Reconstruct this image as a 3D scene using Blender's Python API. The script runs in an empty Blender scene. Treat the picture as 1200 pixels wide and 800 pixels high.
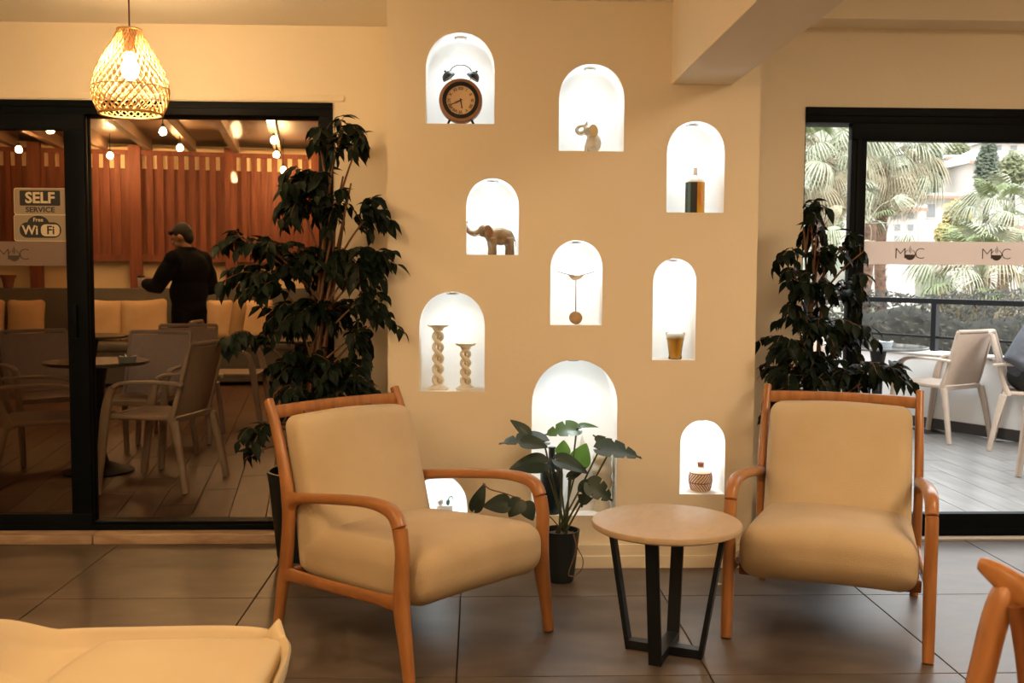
import bpy, bmesh, math, random
from mathutils import Vector, Matrix, Quaternion, noise
random.seed(7)
R = math.radians
scene = bpy.context.scene
COL = scene.collection

# ------------------------------------------------------------------ camera
cam_d = bpy.data.cameras.new('camera'); cam = bpy.data.objects.new('camera', cam_d)
COL.objects.link(cam); scene.camera = cam
cam_d.sensor_width = 36.0; cam_d.lens = 36.0
cam_d.clip_start = .05; cam_d.clip_end = 400
CM = (Matrix.Rotation(R(-1.91), 3, 'Z') @ Matrix.Rotation(R(90-3.81), 3, 'X') @ Matrix.Rotation(R(.3), 3, 'Z'))
CP = Vector((0, 0, 1.3))
cam.matrix_world = Matrix.Translation(CP) @ CM.to_4x4()
cam_d.dof.use_dof = True; cam_d.dof.focus_distance = 3.9; cam_d.dof.aperture_fstop = 6.5

def ray(px, py): return CM @ Vector(((px-600)/1200, (400-py)/1200, -1))
def at(px, py, Y):
    d = ray(px, py); return CP + d*(Y/d.y)
def gnd(px, py, z=0.0):
    d = ray(px, py); return CP + d*((z-CP.z)/d.z)

# ------------------------------------------------------------------ world and exposure
w = bpy.data.worlds.new('sky'); scene.world = w; w.use_nodes = True
wn = w.node_tree.nodes; wl = w.node_tree.links; wn.clear()
wo = wn.new('ShaderNodeOutputWorld'); wb = wn.new('ShaderNodeBackground')
tc = wn.new('ShaderNodeTexCoord'); sx = wn.new('ShaderNodeSeparateXYZ'); cr_ = wn.new('ShaderNodeValToRGB')
wl.new(tc.outputs['Generated'], sx.inputs[0]); wl.new(sx.outputs['Z'], cr_.inputs[0])
cr_.color_ramp.elements[0].position = 0.0; cr_.color_ramp.elements[0].color = (.95, .92, .90, 1)
cr_.color_ramp.elements[1].position = .8; cr_.color_ramp.elements[1].color = (.85, .93, 1.0, 1)
wl.new(cr_.outputs[0], wb.inputs[0]); wb.inputs[1].default_value = 5.0
wl.new(wb.outputs[0], wo.inputs[0])

def add_sun(energy, rot, color, angle):
    l = bpy.data.lights.new('sun', 'SUN'); l.energy = energy; l.color = color; l.angle = R(angle)
    o = bpy.data.objects.new('sun', l); COL.objects.link(o); o.rotation_euler = rot
add_sun(2.2, (R(48), 0, R(18)), (1, .95, .88), 12)

def add_area(energy, loc, size, color, rot=(0, 0, 0)):  # unseen fill lights, added under the ceiling to brighten the room
    l = bpy.data.lights.new('fill_area_light', 'AREA'); l.energy = energy; l.color = color; l.size = size
    o = bpy.data.objects.new('fill_area_light', l); COL.objects.link(o); o.location = loc; o.rotation_euler = rot
add_area(36, (-1.6, 1.6, 2.44), 1.0, (1, .70, .385))
add_area(30, (.4, .2, 2.44), 1.2, (1, .70, .385))
add_area(80, (2.7, 2.0, 2.75), 1.2, (1, .74, .46))
vs = scene.view_settings
vs.view_transform = 'Standard'; vs.look = 'None'; vs.gamma = 1; vs.use_curve_mapping = False
vs.exposure = 0.0
PEND_W = 470.0       # emission of the lamp bulbs
NICHE_W = .95       # watts of one niche spot
BULB_W = 460.0

# ------------------------------------------------------------------ materials
MATS = {}
def mat(name, col, rough=.6, metal=0, col2=None, scale=8, stretch=(1, 1, 1), bump=0, bscale=60, spec=.5,
        emit=None, estr=0, wave=False, detail=4, lo=.35, hi=.65, trans=0, sub=0, coat=0):
    if name in MATS: return MATS[name]
    m = bpy.data.materials.new(name); m.use_nodes = True; MATS[name] = m
    nt = m.node_tree; n = nt.nodes; l = nt.links
    b = n['Principled BSDF']
    b.inputs['Base Color'].default_value = (*col, 1); b.inputs['Roughness'].default_value = rough
    b.inputs['Metallic'].default_value = metal; b.inputs['Specular IOR Level'].default_value = spec
    if coat: b.inputs['Coat Weight'].default_value = coat; b.inputs['Coat Roughness'].default_value = .15
    if trans: b.inputs['Transmission Weight'].default_value = trans
    if emit: b.inputs['Emission Color'].default_value = (*emit, 1); b.inputs['Emission Strength'].default_value = estr
    t = n.new('ShaderNodeTexCoord'); mp = n.new('ShaderNodeMapping'); l.new(t.outputs['Object'], mp.inputs[0])
    mp.inputs['Scale'].default_value = stretch
    if col2:
        nz = n.new('ShaderNodeTexNoise'); nz.inputs['Scale'].default_value = scale; nz.inputs['Detail'].default_value = detail
        l.new(mp.outputs[0], nz.inputs['Vector'])
        rp = n.new('ShaderNodeValToRGB'); rp.color_ramp.elements[0].position = lo; rp.color_ramp.elements[1].position = hi
        rp.color_ramp.elements[0].color = (*col, 1); rp.color_ramp.elements[1].color = (*col2, 1)
        l.new(nz.outputs['Fac'], rp.inputs[0]); l.new(rp.outputs[0], b.inputs['Base Color'])
        rr = n.new('ShaderNodeMapRange'); rr.inputs[3].default_value = rough*.85; rr.inputs[4].default_value = min(1, rough*1.15)
        l.new(nz.outputs['Fac'], rr.inputs[0]); l.new(rr.outputs[0], b.inputs['Roughness'])
    if bump:
        nb = n.new('ShaderNodeTexNoise'); nb.inputs['Scale'].default_value = bscale; nb.inputs['Detail'].default_value = 3
        l.new(mp.outputs[0], nb.inputs['Vector'])
        bp = n.new('ShaderNodeBump'); bp.inputs['Strength'].default_value = bump; bp.inputs['Distance'].default_value = .004
        l.new(nb.outputs['Fac'], bp.inputs['Height']); l.new(bp.outputs[0], b.inputs['Normal'])
    return m

def glass_mat(name, tint=(1, 1, 1), refl=.08, rough=0.0):
    m = bpy.data.materials.new(name); m.use_nodes = True; MATS[name] = m
    n = m.node_tree.nodes; l = m.node_tree.links; n.clear()
    o = n.new('ShaderNodeOutputMaterial'); t = n.new('ShaderNodeBsdfTransparent'); g = n.new('ShaderNodeBsdfGlossy')
    mx = n.new('ShaderNodeMixShader'); fr = n.new('ShaderNodeFresnel'); mm = n.new('ShaderNodeMath'); mm.operation = 'MULTIPLY'
    mm.inputs[1].default_value = refl*10; mm.use_clamp = True
    fr.inputs[0].default_value = 1.45
    t.inputs[0].default_value = (*tint, 1); g.inputs['Roughness'].default_value = rough
    l.new(fr.outputs[0], mm.inputs[0]); l.new(mm.outputs[0], mx.inputs[0])
    l.new(t.outputs[0], mx.inputs[1]); l.new(g.outputs[0], mx.inputs[2]); l.new(mx.outputs[0], o.inputs[0])
    return m

def film_mat(name, col, alpha):
    m = bpy.data.materials.new(name); m.use_nodes = True; MATS[name] = m
    n = m.node_tree.nodes; l = m.node_tree.links; n.clear()
    o = n.new('ShaderNodeOutputMaterial'); t = n.new('ShaderNodeBsdfTransparent'); d = n.new('ShaderNodeBsdfDiffuse')
    tl = n.new('ShaderNodeBsdfTranslucent'); a = n.new('ShaderNodeMixShader'); mx = n.new('ShaderNodeMixShader')
    d.inputs[0].default_value = (*col, 1); tl.inputs[0].default_value = (*col, 1); a.inputs[0].default_value = .5
    l.new(d.outputs[0], a.inputs[1]); l.new(tl.outputs[0], a.inputs[2])
    mx.inputs[0].default_value = alpha
    l.new(t.outputs[0], mx.inputs[1]); l.new(a.outputs[0], mx.inputs[2]); l.new(mx.outputs[0], o.inputs[0])
    return m

WALL = mat('wall_plaster', (.82, .72, .565), .85, col2=(.79, .69, .535), scale=1.5, bump=.25, bscale=35)
CEIL = mat('ceiling_paint', (.82, .75, .64), .85, col2=(.79, .72, .61), scale=2, bump=.12, bscale=25)
NICHE = mat('niche_paint', (.88, .88, .86), .7, bump=.1, bscale=40)
TILE = mat('floor_tile', (.066, .047, .035), .42, col2=(.135, .104, .082), scale=3.0, stretch=(1, 1.8, 1), bump=.05, bscale=12, detail=9)
GROUT = mat('grout', (.035, .028, .022), .8)
SILL = mat('travertine', (.50, .36, .24), .45, col2=(.34, .22, .14), scale=7, stretch=(1, 5, 5), detail=8)
FRAME = mat('dark_aluminium', (.0025, .0040, .0060), .5, spec=.08, bump=.03, bscale=90)
GLASS = glass_mat('door_glass', (.96, .96, .95), .012)
TINT = glass_mat('sliding_glass', (.74, .68, .62), .012)
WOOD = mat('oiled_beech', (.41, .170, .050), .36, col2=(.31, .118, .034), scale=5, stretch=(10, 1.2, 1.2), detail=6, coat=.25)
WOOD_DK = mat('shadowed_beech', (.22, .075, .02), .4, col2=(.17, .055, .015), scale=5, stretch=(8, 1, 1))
FABRIC = mat('cream_fabric', (.60, .475, .31), .92, col2=(.52, .395, .245), scale=3.2, bump=.5, bscale=380, detail=5)
SEATFAB = mat('cream_fabric_seat', (.47, .345, .205), .92, col2=(.56, .43, .275), scale=2.4, bump=.5, bscale=380, detail=5)  # seat cushion cloth, a darker cream than the back cushion
TRAV_TOP = mat('stone_table_top', (.50, .37, .24), .45, col2=(.44, .315, .195), scale=14, stretch=(2.5, .8, 1), detail=8, lo=.2, hi=.8)
BLACK = mat('black_powder_coat', (.004, .006, .009), .42, spec=.3, bump=.05, bscale=120)
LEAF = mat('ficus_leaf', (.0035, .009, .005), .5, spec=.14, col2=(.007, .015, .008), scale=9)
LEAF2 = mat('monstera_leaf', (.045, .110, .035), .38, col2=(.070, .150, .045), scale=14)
STEM = mat('ficus_bark', (.20, .105, .055), .75, col2=(.13, .065, .035), scale=20, stretch=(1, 1, .3))
STEMG = mat('green_stalk', (.050, .070, .028), .5)
POTB = mat('dark_pot', (.008, .012, .014), .45, col2=(.012, .016, .018), scale=6)
SOIL = mat('potting_soil', (.055, .035, .022), .95, col2=(.11, .075, .05), scale=60, bump=.8, bscale=80)
RATTAN = mat('rattan', (.62, .40, .17), .6, col2=(.48, .28, .10), scale=30)
CORD = mat('brown_cord', (.10, .045, .02), .6)
WARM = (1.0, .58, .22)
BULB = mat('lamp_bulb', (1, .9, .7), .3, emit=(1.0, .66, .33), estr=PEND_W)
SBULB = mat('string_bulb', (1, .9, .7), .3, emit=(1.0, .56, .22), estr=BULB_W)
LED = mat('led_lens', (1, 1, 1), .3, emit=(.97, 1, 1), estr=6)
STEEL = mat('brushed_steel', (.65, .65, .66), .3, metal=1)

# ------------------------------------------------------------------ mesh builder
class MB:
    def __init__(s): s.v = []; s.f = []; s.mi = []
    def add(s, vs_, fs, mi=0):
        k = len(s.v); s.v += [Vector(p) for p in vs_]; s.f += [tuple(i+k for i in q) for q in fs]; s.mi += [mi]*len(fs); return s
    def box(s, c, sz, rot=None, bev=0, mi=0):
        x, y, z = sz[0]/2, sz[1]/2, sz[2]/2; c = Vector(c)
        if bev > 0:
            bm = bmesh.new(); bmesh.ops.create_cube(bm, size=1)
            for v in bm.verts: v.co = Vector((v.co.x*sz[0], v.co.y*sz[1], v.co.z*sz[2]))
            bmesh.ops.bevel(bm, geom=bm.edges[:], offset=bev, segments=2, affect='EDGES', profile=.6)
            bm.verts.index_update()
            vs_ = [v.co.copy() for v in bm.verts]; fs = [[v.index for v in f.verts] for f in bm.faces]; bm.free()
        else:
            vs_ = [Vector((a, b, d)) for a in (-x, x) for b in (-y, y) for d in (-z, z)]
            fs = [(0, 1, 3, 2), (4, 6, 7, 5), (0, 4, 5, 1), (2, 3, 7, 6), (0, 2, 6, 4), (1, 5, 7, 3)]
        if rot is not None: vs_ = [rot @ v for v in vs_]
        return s.add([v+c for v in vs_], fs, mi)
    def seg(s, a, b, wd, th, side=(0, 0, 1), bev=0, mi=0):
        a = Vector(a); b = Vector(b); t = (b-a); L = t.length; t.normalize()
        y = Vector(side); y = (y-t*y.dot(t)).normalized(); z = t.cross(y)
        m = Matrix((t, y, z)).transposed()
        return s.box((a+b)/2, (L, wd, th), m, bev, mi)
    def tube(s, pts, r, n=8, cap=True, mi=0):
        pts = [Vector(p) for p in pts]; k = len(pts)
        rs = r if isinstance(r, (list, tuple)) else [r]*k
        T = [(pts[min(i+1, k-1)]-pts[max(i-1, 0)]).normalized() for i in range(k)]
        u = T[0].orthogonal().normalized(); V = []
        for i in range(k):
            u = (u-T[i]*u.dot(T[i])); u = u.normalized() if u.length > 1e-6 else T[i].orthogonal().normalized()
            w_ = T[i].cross(u)
            for j in range(n):
                a = 2*math.pi*j/n; V.append(pts[i]+(u*math.cos(a)+w_*math.sin(a))*rs[i])
        F = [(i*n+j, i*n+(j+1) % n, (i+1)*n+(j+1) % n, (i+1)*n+j) for i in range(k-1) for j in range(n)]
        if cap: F += [tuple(range(n-1, -1, -1)), tuple(range((k-1)*n, k*n))]
        return s.add(V, F, mi)
    def sweep(s, pts, side=(1, 0, 0), n=12, e=.7, mi=0, rnd=True):
        # pts: (x,y,z,w,h) full widths; superellipse section
        P = [Vector(p[:3]) for p in pts]; k = len(P); W = [p[3]/2 for p in pts]; H = [p[4]/2 for p in pts]
        T = [(P[min(i+1, k-1)]-P[max(i-1, 0)]).normalized() for i in range(k)]
        if rnd:
            q = min(H[0], W[0])*.5; q2 = min(H[-1], W[-1])*.5
            P = [P[0]-T[0]*0.0, P[0]+T[0]*q*.35] + P[1:-1] + [P[-1]-T[-1]*q2*.35, P[-1]]
            T = [T[0], T[0]]+T[1:-1]+[T[-1], T[-1]]
            W = [W[0]*.72, W[0]]+W[1:-1]+[W[-1], W[-1]*.72]; H = [H[0]*.72, H[0]]+H[1:-1]+[H[-1], H[-1]*.72]; k += 2
        V = []
        for i in range(k):
            sd = Vector(side); sd = (sd-T[i]*sd.dot(T[i])).normalized(); nn = T[i].cross(sd)
            for j in range(n):
                a = 2*math.pi*(j+.5)/n; c, q = math.cos(a), math.sin(a)
                V.append(P[i]+sd*W[i]*math.copysign(abs(c)**e, c)+nn*H[i]*math.copysign(abs(q)**e, q))
        F = [(i*n+j, i*n+(j+1) % n, (i+1)*n+(j+1) % n, (i+1)*n+j) for i in range(k-1) for j in range(n)]
        F += [tuple(range(n-1, -1, -1)), tuple(range((k-1)*n, k*n))]
        return s.add(V, F, mi)
    def lathe(s, prof, n=24, c=(0, 0, 0), axis=None, mi=0, cap=True):
        c = Vector(c); V = []; F = []; k = len(prof)
        for r, z in prof:
            for j in range(n):
                a = 2*math.pi*j/n; V.append(Vector((r*math.cos(a), r*math.sin(a), z)))
        if axis is not None: V = [axis @ v for v in V]
        for i in range(k-1):
            for j in range(n): F.append((i*n+j, i*n+(j+1) % n, (i+1)*n+(j+1) % n, (i+1)*n+j))
        if cap and prof[0][0] > 1e-5: F.append(tuple(range(n-1, -1, -1)))
        if cap and prof[-1][0] > 1e-5: F.append(tuple(range((k-1)*n, k*n)))
        return s.add([v+c for v in V], F, mi)
    def ball(s, c, r, n=12, m=8, rot=None, mi=0):
        rx, ry, rz = r if isinstance(r, (tuple, list)) else (r, r, r); V = []; F = []
        for i in range(m+1):
            t = math.pi*i/m
            for j in range(n):
                a = 2*math.pi*j/n; p = Vector((rx*math.sin(t)*math.cos(a), ry*math.sin(t)*math.sin(a), rz*math.cos(t)))
                V.append((rot @ p if rot is not None else p)+Vector(c))
        for i in range(m):
            for j in range(n): F.append((i*n+j, (i+1)*n+j, (i+1)*n+(j+1) % n, i*n+(j+1) % n))
        return s.add(V, F, mi)
    def rbox(s, a, b, c, r, N=14, fn=None, mi=0):
        # rounded box, half sizes a,b,c, corner radius r, optional deformation
        idx = {}; V = []; F = []
        def vid(p):
            k = tuple(round(x, 5) for x in p)
            if k not in idx:
                g = [math.copysign(1-(1-abs(x))**1.6, x) if abs(x) < 1 else x for x in p]
                q = Vector((g[0]*a, g[1]*b, g[2]*c)); inn = Vector((max(-a+r, min(a-r, q.x)), max(-b+r, min(b-r, q.y)), max(-c+r, min(c-r, q.z))))
                d = q-inn
                if d.length > 1e-9: q = inn+d.normalized()*r
                if fn: q = fn(q)
                idx[k] = len(V); V.append(q)
            return idx[k]
        G = [-1+2*i/N for i in range(N+1)]
        for ax in range(3):
            for sg in (-1, 1):
                for i in range(N):
                    for j in range(N):
                        q = []
                        for (u, v) in ((G[i], G[j]), (G[i+1], G[j]), (G[i+1], G[j+1]), (G[i], G[j+1])):
                            p = [0, 0, 0]; p[ax] = sg; p[(ax+1) % 3] = u; p[(ax+2) % 3] = v; q.append(vid(p))
                        F.append(tuple(q) if sg > 0 else tuple(q[::-1]))
        return s.add(V, F, mi)
    def mesh(s, name, mats, smooth=True, ang=50):
        me = bpy.data.meshes.new(name); me.from_pydata([tuple(v) for v in s.v], [], s.f)
        for m_ in (mats if isinstance(mats, (list, tuple)) else [mats]): me.materials.append(m_)
        me.polygons.foreach_set('material_index', s.mi)
        me.update()
        if smooth:
            me.polygons.foreach_set('use_smooth', [True]*len(me.polygons))
            me.set_sharp_from_angle(angle=R(ang))
        return me
    def build(s, name, mats, parent=None, smooth=True, ang=50, **kw):
        return link(s.mesh(name, mats, smooth, ang), name, parent, **kw)

def link(me, name, parent=None, kind=None, label=None, cat=None, group=None):
    o = bpy.data.objects.new(name, me); COL.objects.link(o)
    if parent is not None: o.parent = parent
    return tag(o, label, cat, group, kind)
def tag(o, label=None, cat=None, group=None, kind=None):
    if label: o['label'] = label
    if cat: o['category'] = cat
    if group: o['group'] = group
    if kind: o['kind'] = kind
    return o
def empty(name, loc, rz=0, label=None, cat=None, group=None, kind=None):
    o = bpy.data.objects.new(name, None); COL.objects.link(o); o.location = loc; o.rotation_euler = (0, 0, rz)
    o.empty_display_size = .05
    return tag(o, label, cat, group, kind)
def copy_tree(o, parent=None, keep=True):
    c = o.copy(); COL.objects.link(c)
    if parent is not None: c.parent = parent
    for ch in list(o.children): copy_tree(ch, c)
    return c
def cr(pts, k=6):
    # Catmull-Rom through tuples
    out = []; n = len(pts); P = [list(p) for p in pts]
    for i in range(n-1):
        p0 = P[max(i-1, 0)]; p1 = P[i]; p2 = P[i+1]; p3 = P[min(i+2, n-1)]
        for j in range(k):
            t = j/k
            out.append([.5*((2*b)+(-a+c)*t+(2*a-5*b+4*c-d)*t*t+(-a+3*b-3*c+d)*t**3) for a, b, c, d in zip(p0, p1, p2, p3)])
    out.append(P[-1]); return out
def curve_mesh(splines, extrude=0.0, name='outline'):
    cu = bpy.data.curves.new(name, 'CURVE'); cu.dimensions = '2D'; cu.fill_mode = 'BOTH'; cu.extrude = extrude
    for sp in splines:
        s_ = cu.splines.new('POLY'); s_.points.add(len(sp)-1)
        for i, p in enumerate(sp): s_.points[i].co = (p[0], p[1], 0, 1)
        s_.use_cyclic_u = True
    o = bpy.data.objects.new(name, cu); COL.objects.link(o)
    dg = bpy.context.evaluated_depsgraph_get(); dg.update()
    me = bpy.data.meshes.new_from_object(o.evaluated_get(dg))
    bpy.data.objects.remove(o); bpy.data.curves.remove(cu); return me
def text_mesh(body, size, extrude=.001, offset=0.0, sx=1.0):
    cu = bpy.data.curves.new('lettering', 'FONT'); cu.body = body; cu.size = size; cu.extrude = extrude; cu.offset = offset
    cu.align_x = 'CENTER'; cu.align_y = 'CENTER'; cu.resolution_u = 3
    o = bpy.data.objects.new('lettering', cu); COL.objects.link(o)
    dg = bpy.context.evaluated_depsgraph_get(); dg.update()
    me = bpy.data.meshes.new_from_object(o.evaluated_get(dg))
    bpy.data.objects.remove(o); bpy.data.curves.remove(cu)
    for v in me.vertices: v.co.x *= sx
    return me
def stand(me):            # xy-plane mesh -> upright xz-plane, facing -y
    for v in me.vertices: v.co = Vector((v.co.x, -v.co.z, v.co.y))
    return me
def fuse(mb, voxel, mats, name, parent=None, smooth_it=2, **kw):
    # one continuous surface from overlapping volumes
    o = mb.build('fuse', mats, None)
    m = o.modifiers.new('r', 'REMESH'); m.mode = 'VOXEL'; m.voxel_size = voxel; m.use_smooth_shade = True
    if smooth_it:
        m2 = o.modifiers.new('s', 'SMOOTH'); m2.iterations = smooth_it; m2.factor = .5
    dg = bpy.context.evaluated_depsgraph_get(); dg.update()
    me = bpy.data.meshes.new_from_object(o.evaluated_get(dg)); me.name = name
    bpy.data.objects.remove(o)
    if not me.materials: me.materials.append(mats)
    me.polygons.foreach_set('use_smooth', [True]*len(me.polygons))
    return link(me, name, parent, **kw)

# ------------------------------------------------------------------ setting
YN = 4.465      # face of the niche wall
YD = 4.97       # face of the wall with the glass doors
ZC = 2.465      # ceiling over the left and middle
ZH = 2.80       # higher ceiling on the right of the beam
XL, XR, YB = -3.6, 4.4, -2.2
X0, X1 = -.392, 1.222
BX0, BX1, BZ = .832, 1.096, 2.118    # beam

fl = MB().box((.4, 1.35, -.06), (8.2, 7.26, .1)).build('floor', GROUT, kind='structure', smooth=False)
tile_me = {}
T = .822
def tile_mesh(x0, x1, y0, y1):
    k = (round(x1-x0, 3), round(y1-y0, 3))
    if k not in tile_me:
        tile_me[k] = MB().box((0, 0, 0), (k[0]-.005, k[1]-.005, .012), bev=.0015).mesh('tile', TILE, False)
    return tile_me[k]
for i in range(-5, 6):
    for j in range(-7, 3):
        x0 = -.066+i*T; x1 = x0+T; y0 = 3.228+j*T; y1 = y0+T
        x0 = max(x0, XL); x1 = min(x1, XR); y0 = max(y0, YB); y1 = min(y1, 4.955)
        if x1-x0 < .02 or y1-y0 < .02: continue
        t = link(tile_mesh(x0, x1, y0, y1), 'tile', fl); t.location = ((x0+x1)/2, (y0+y1)/2, -.006)

def wall_boxes(name, boxes, m=WALL, kind='structure'):
    b = MB()
    for (xa, xb, ya, yb, za, zb) in boxes: b.box(((xa+xb)/2, (ya+yb)/2, (za+zb)/2), (xb-xa, yb-ya, zb-za))
    return b.build(name, m, kind=kind, smooth=False)
DL0, DL1, DLT = -3.5, -.695, 2.105
DR0, DR1, DRT = 1.582, 4.30, 2.110
wall_boxes('wall_back', [(XL-.2, DL0, YD, YD+.2, 0, ZC+.2), (DL0, DL1, YD, YD+.2, DLT, ZC+.2), (DL1, X0+.1, YD, YD+.2, 0, ZC+.2)])
wall_boxes('wall_back_right', [(X1-.1, DR0, YD, YD+.2, 0, ZH), (DR0, DR1, YD, YD+.2, DRT, ZH), (DR1, XR+.2, YD, YD+.2, 0, ZH)])
wall_boxes('wall_left', [(XL-.2, XL, YB-.2, YD, 0, ZC+.2)])
wall_boxes('wall_right', [(XR, XR+.2, YB-.2, YD, 0, ZH)])
wall_boxes('wall_front', [(XL-.2, XR+.2, YB-.2, YB, 0, ZH)])
wall_boxes('ceiling', [(XL-.2, BX0+.05, YB-.2, YD+.2, ZC, ZC+.35)], CEIL)
wall_boxes('ceiling_right', [(BX0+.05, XR+.2, YB-.2, YD+.2, ZH, ZH+.15)], CEIL)
MB().box(((BX0+BX1)/2, (YB+YN)/2+.002, (BZ+ZH)/2), (BX1-BX0, YN-YB, ZH-BZ), bev=.004).build('trim_beam', WALL, kind='structure', smooth=False)
wall_boxes('trim_bulkhead', [(BX1, XR, YD-.19, YD, ZC+.02, ZH)])
# light bump line above the left door
MB().box(((XL+DL1+.05)/2, YD-.006, DLT+.02), (DL1-XL+.06, .012, .03), bev=.003).build('trim_lintel', WALL, kind='structure')

# niche wall with its arched recesses
NI = {  # x0, x1, top, bottom in photo pixels
 'clock': (499, 579.5, 38, 145), 'small': (655, 731.5, 75, 177), 'bottle': (781.5, 849, 142, 249),
 'elephant': (546.5, 608, 209, 298.5), 'bird': (645, 706, 281.5, 381), 'beer': (765, 815.5, 303, 422),
 'candle': (491.5, 568, 342, 458.5), 'tall': (623, 723, 421.5, 604), 'low': (472, 547.5, 555, 604), 'pot': (797, 849.5, 492, 579)}
def arch(x0, x1, z0, z1, n=20):
    r = (x1-x0)/2; cx = (x0+x1)/2; h = min(r*1.08, (z1-z0)*.8); pts = [(x0, z0), (x1, z0)]
    for i in range(n+1):
        a = math.pi*i/n; c, s_ = math.cos(a), math.sin(a)
        pts.append((cx+r*math.copysign(abs(c)**.94, c), z1-h+h*abs(s_)**.94))
    return pts
arches = {}
for k, (a, b, t, bt) in NI.items():
    cx = (a+b)/2
    xa = at(a, (t+bt)/2, YN).x; xb = at(b, (t+bt)/2, YN).x; zt = at(cx, t, YN).z; zb = at(cx, bt, YN).z
    if k == 'low': zb = at(cx, 604, YN).z
    arches[k] = (xa, xb, zb, zt)
outer = [(X0, 0), (X1, 0), (X1, ZC+.35), (X0, ZC+.35)]
splines = [outer]+[arch(*arches[k])[::-1] for k in NI]
wm = curve_mesh(splines)
for v in wm.vertices: v.co = Vector((v.co.x, YN, v.co.y))
wm.materials.clear(); wm.materials.append(WALL)
nw = link(wm, 'wall_niches', kind='structure')
bm = bmesh.new(); bm.from_mesh(wm); bmesh.ops.recalc_face_normals(bm, faces=bm.faces[:]); bm.to_mesh(wm); bm.free()
wall_boxes('wall_niches_side_left', [(X0, X0+.03, YN+.001, YD, 0, ZC+.3)])
wall_boxes('wall_niches_side_right', [(X1-.03, X1, YN+.001, YD, 0, ZH)])
wall_boxes('wall_niches_core', [(X0+.03, X1-.03, YN+.27, YN+.33, 0, ZC+.3)])
ND = .20
SPOTS = []
for k in NI:
    pts = arch(*arches[k]); n = len(pts); dd = ND if k != 'tall' else .24
    b = MB(); e = .004
    V = [Vector((x, YN-.0005, z)) for x, z in pts]+[Vector((x, YN+dd, z)) for x, z in pts]
    F = [(i, i+n, (i+1) % n+n, (i+1) % n) for i in range(n)]
    b.add(V, F); b.add([Vector((x, YN+dd, z)) for x, z in pts], [tuple(range(n))])
    o = b.build('niche', NICHE, nw, ang=35)
    bmx = bmesh.new(); bmx.from_mesh(o.data); bmesh.ops.remove_doubles(bmx, verts=bmx.verts[:], dist=1e-5)
    bmesh.ops.recalc_face_normals(bmx, faces=bmx.faces[:]); bmx.to_mesh(o.data); bmx.free()
    SPOTS.append((k, (arches[k][0]+arches[k][1])/2, arches[k][3]))
ORD = {'clock': 'above the alarm clock', 'small': 'above the small white elephant', 'bottle': 'above the two-tone bottle',
       'elephant': 'above the brown elephant', 'bird': 'above the balancing bird', 'beer': 'above the beer glass',
       'candle': 'above the twisted candle stands', 'tall': 'in the tallest niche, above the monstera', 'low': 'in the lowest niche, behind the left armchair',
       'pot': 'above the striped pot'}
for k, x, z in SPOTS:
    zz = z-.006
    e = empty('niche_spotlight', (x, YN+.085, zz), 0, 'small round spotlight in the niche top '+ORD[k], 'spotlight', 'recessed niche spotlights')
    MB().lathe([(.017, -.006), (.026, -.006), (.028, 0), (.028, .004), (.017, .004), (.017, -.006)], 20, cap=False).build('ring', STEEL, e)
    MB().lathe([(.0, -.002), (.016, -.002), (.016, .002)], 16).build('lens', LED, e)
    kf = 1.5 if k == 'tall' else (.8 if k == 'candle' else 1)
    for typ, en, zo in (('SPOT', NICHE_W*2.6, -.012), ('POINT', NICHE_W*.42, -.05)):
        l = bpy.data.lights.new('niche_light', typ); l.energy = en*kf; l.color = (.86, .97, 1.0); l.shadow_soft_size = .014
        if typ == 'SPOT': l.spot_size = R(150); l.spot_blend = 1.0
        lo = bpy.data.objects.new('niche_light', l); COL.objects.link(lo); lo.parent = e; lo.location = (0, 0, zo)

# baseboard of the niche wall: two stepped courses
MB().box(((X0+X1)/2, YN-.010, .052), (X1-X0+.02, .02, .104), bev=.003).build('baseboard_niches', WALL, kind='structure', smooth=False)
MB().box(((X0+X1)/2, YN-.006, .072), (X1-X0+.012, .030, .004)).build('baseboard_groove', WALL, kind='structure', smooth=False)
MB().box(((X0+X1)/2, YN-.014, .028), (X1-X0+.03, .03, .056), bev=.003).build('baseboard_foot', WALL, kind='structure', smooth=False)

# sill stones under the left door
si = empty('trim_sill', (0, 0, 0), kind='structure')
for xa, xb in ((XL, -2.42), (-2.42, -1.835), (-1.832, X0)):
    MB().box(((xa+xb)/2, (4.87+5.17)/2, .0225), (xb-xa-.004, .30, .045), bev=.004).build('stone', SILL, si)

# ------------------------------------------------------------------ glazed doors
def bar(b, xa, xb, ya, yb, za, zb, bev=.003): b.box(((xa+xb)/2, (ya+yb)/2, (za+zb)/2), (xb-xa, yb-ya, zb-za), bev=bev)
d1 = empty('door_1', (0, 0, 0), kind='structure')
b = MB(); bar(b, DL0, DL1, YD-.01, YD+.15, 2.04, DLT); bar(b, DL0, DL1, YD-.02, YD-.008, 2.072, 2.084)
bar(b, DL1-.065, DL1, YD-.01, YD+.15, .045, 2.04); bar(b, DL1-.073, DL1-.055, YD+.02, YD+.10, .075, 2.03); bar(b, DL0, DL0+.06, YD-.01, YD+.15, .045, 2.04)
bar(b, DL0, DL1, YD-.01, YD+.15, .045, .072); bar(b, DL0, DL1, YD+.01, YD+.02, .072, .084)
b.build('frame', FRAME, d1)
ps = at(78, 300, YD).x; pe = at(104, 400, YD).x
b = MB(); ya, yb = YD-.005, YD+.04
bar(b, DL0+.06, pe, ya, yb, 1.965, 2.06); bar(b, DL0+.06, pe, ya, yb, .052, .125); bar(b, ps, pe, ya, yb, .125, 1.965)
bar(b, DL0+.06, DL0+.15, ya, yb, .125, 1.965)
sp = b.build('sliding_panel', FRAME, d1)
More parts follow.
